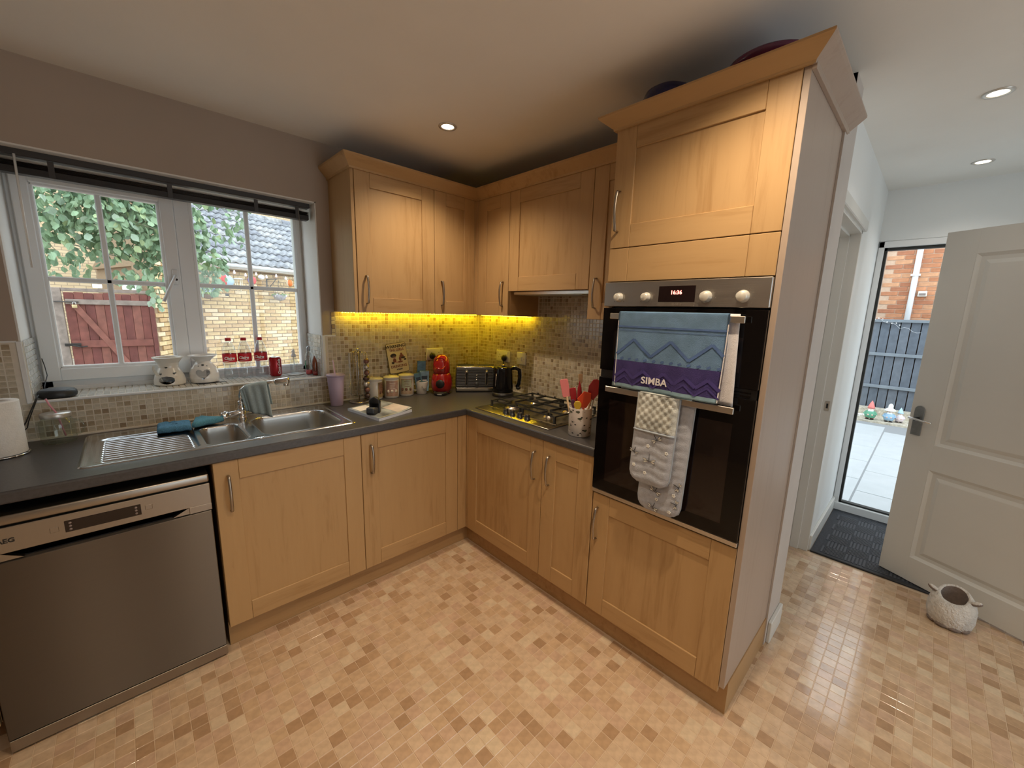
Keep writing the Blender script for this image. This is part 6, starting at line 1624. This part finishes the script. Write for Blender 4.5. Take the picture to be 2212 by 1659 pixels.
for k in range(160):
    x_, y_ = rg.uniform(6.14, 6.6), rg.uniform(-3.2, -1.2)
    if any(math.hypot(x_-gx_, y_-gy_) < .13 for gx_, gy_ in ((6.22, -1.975), (6.25, -2.19), (6.32, -2.305))): continue
    b.sphere((x_, y_, -.002), rg.uniform(.012, .035), M_SOIL if k % 3 else M_FAS, sz=.5, u=7, v=5)
tag(stuff(b.build('pebbles')), 'pale pebbles along the foot of the grey fence', 'pebbles')
# grey fence
M_FN = [plain('fence_slate_%d' % k, c, .85, noise=.14, nscale=14) for k, c in enumerate(((.115, .135, .165), (.13, .15, .18), (.105, .125, .155)))]
M_FNR = plain('fence_rail', (.19, .22, .25), .8, noise=.1)
t = thing('garden_fence', 'slate grey vertical board fence beyond the patio', 'fence', (6.90, 0, -.05))
for k in range(34):
    y = -.2-k*.118; b = MB(); b.prism([(0, y), (.010+.008, y), (.010, y-.130), (0, y-.130)], .08, 1.56, M_FN[k % 3], 'z'); b.build('board', t)
for z in (.085, .50, 1.03): b = MB(); b.box(-.045, .0, -4.3, -.15, z-.028, z+.022, M_FNR, .004); b.build('rail', t)
b = MB(); b.box(-.05, .03, -4.3, -.15, 1.545, 1.590, M_FNR, .004); b.build('cap', t)
b = MB(); rg = random.Random(3)
for k in range(7): b.sphere((-.065, -1.78-k*.05+.01*math.sin(k), 1.585-.02*k+.05*abs(math.sin(k*.9))), .009, M_FAS, u=8, v=6)
b.tube([(-.065, -1.74-k*.05, 1.59-.02*k+.05*abs(math.sin(k*.9))) for k in range(13)], .002, M_FAS, 4); o = b.build('fairy_lights'); o.location = (6.90, 0, -.05); tag(o, 'white fairy lights strung along the fence top', 'light string')
# orange brick house
hs = thing('brick_house', 'orange brick house above the grey fence', 'house', (7.7, 0, 0), -PI/2)
b = MB(); b.box(1.70, 6, .0, .3, -.1, 4.6, M_MOR2); b.build('wall', hs)
brickwork('brickwork', hs, 1.72, 4.0, 1.2, 3.9, M_OB, 240, lambda s_, z: abs(s_-2.2)*1.3+abs(z-2.2))
b = MB(); b.tube([(2.12, -.05, .0), (2.12, -.05, 4.6)], .040, M_FAS, 12); b.build('downpipe', hs)
b = MB(); b.box(2.06, 2.18, -.10, -.0, 2.27, 2.30, M_FAS); b.build('pipe_clip', hs)
b = MB(); b.box(2.19, 2.30, -.07, -.005, 1.93, 2.02, M_CERC, .008); b.box(2.205, 2.285, -.075, -.07, 1.95, 1.985, M_DOT); b.build('vent', hs)
b = MB(); b.box(1.30, 1.71, -.10, .25, 2.15, 4.6, M_FAS, .01); b.box(1.52, 1.64, -.09, .2, .5, 2.12, M_FAS, .01); b.build('window_frame', hs)
b = MB(); b.box(1.0, 1.53, -.02, .0, .5, 2.12, plain('conservatory_glass', (.55, .66, .70), .1)); b.build('window_pane', hs)
# gnomes
def gnome(label, x, y, h, hat, coat, brim, trou):
    t = thing('garden_gnome', label, 'gnome', (x, y, -.005), math.radians(-90)+.05, 'gnomes standing by the fence'); s_ = h
    mh, mc_, mt_ = (plain('gnome_paint', c, .5, noise=.08, nscale=20) for c in (hat, coat, trou))
    b = MB(); b.lathe([(.19*s_, .10*s_), (.23*s_, .22*s_), (.21*s_, .36*s_), (.15*s_, .47*s_), (0, .50*s_)], mc_, 24); b.build('coat', t)
    for sg in (-1, 1): b = MB(); b.tube([(sg*.09*s_, 0, .12*s_), (sg*.10*s_, -.01*s_, .04*s_)], .07*s_, mt_, 10); b.sphere((sg*.10*s_, -.05*s_, .035*s_), .075*s_, M_BLK, sy=1.3, sz=.5, u=12, v=8); b.build('leg', t)
    for sg in (-1, 1): b = MB(); b.tube([(sg*.16*s_, 0, .42*s_), (sg*.24*s_, -.05*s_, .30*s_), (sg*.10*s_, -.19*s_, .27*s_)], .05*s_, mc_, 10, taper=[1, .9, .7]); b.sphere((sg*.08*s_, -.2*s_, .27*s_), .04*s_, M_SKN, u=10, v=6); b.build('arm', t)
    b = MB(); b.sphere((0, -.01*s_, .55*s_), .12*s_, M_SKN, u=18, v=12); b.sphere((0, -.14*s_, .54*s_), .03*s_, M_SKN, u=8, v=6); b.build('head', t)
    b = MB(); b.sphere((0, -.08*s_, .46*s_), .12*s_, M_FAS, sy=.7, sz=1.0, u=16, v=10); b.build('beard', t)
    b = MB()
    if brim: b.lathe([(.10*s_, .62*s_), (.24*s_, .60*s_), (.25*s_, .63*s_), (.16*s_, .72*s_), (.10*s_, .76*s_), (.10*s_, .90*s_), (.05*s_, .98*s_), (0, s_)], mh, 22)
    else: b.lathe([(.155*s_, .60*s_), (.14*s_, .66*s_), (.07*s_, .86*s_), (0, 1.0*s_)], mh, 22)
    b.build('hat', t)
M_SKN = plain('gnome_skin', (.72, .48, .38), .5)
gnome('garden gnome with tall pink pointed hat and green coat', 6.22, -1.975, .30, (.72, .20, .18), (.10, .32, .20), False, (.55, .10, .08))
gnome('garden gnome with wide pale floppy hat and blue coat', 6.25, -2.19, .285, (.75, .78, .74), (.28, .45, .62), True, (.6, .65, .7))
gnome('small garden gnome with pale blue pointed hat', 6.32, -2.305, .235, (.42, .62, .74), (.70, .60, .62), False, (.6, .55, .6))
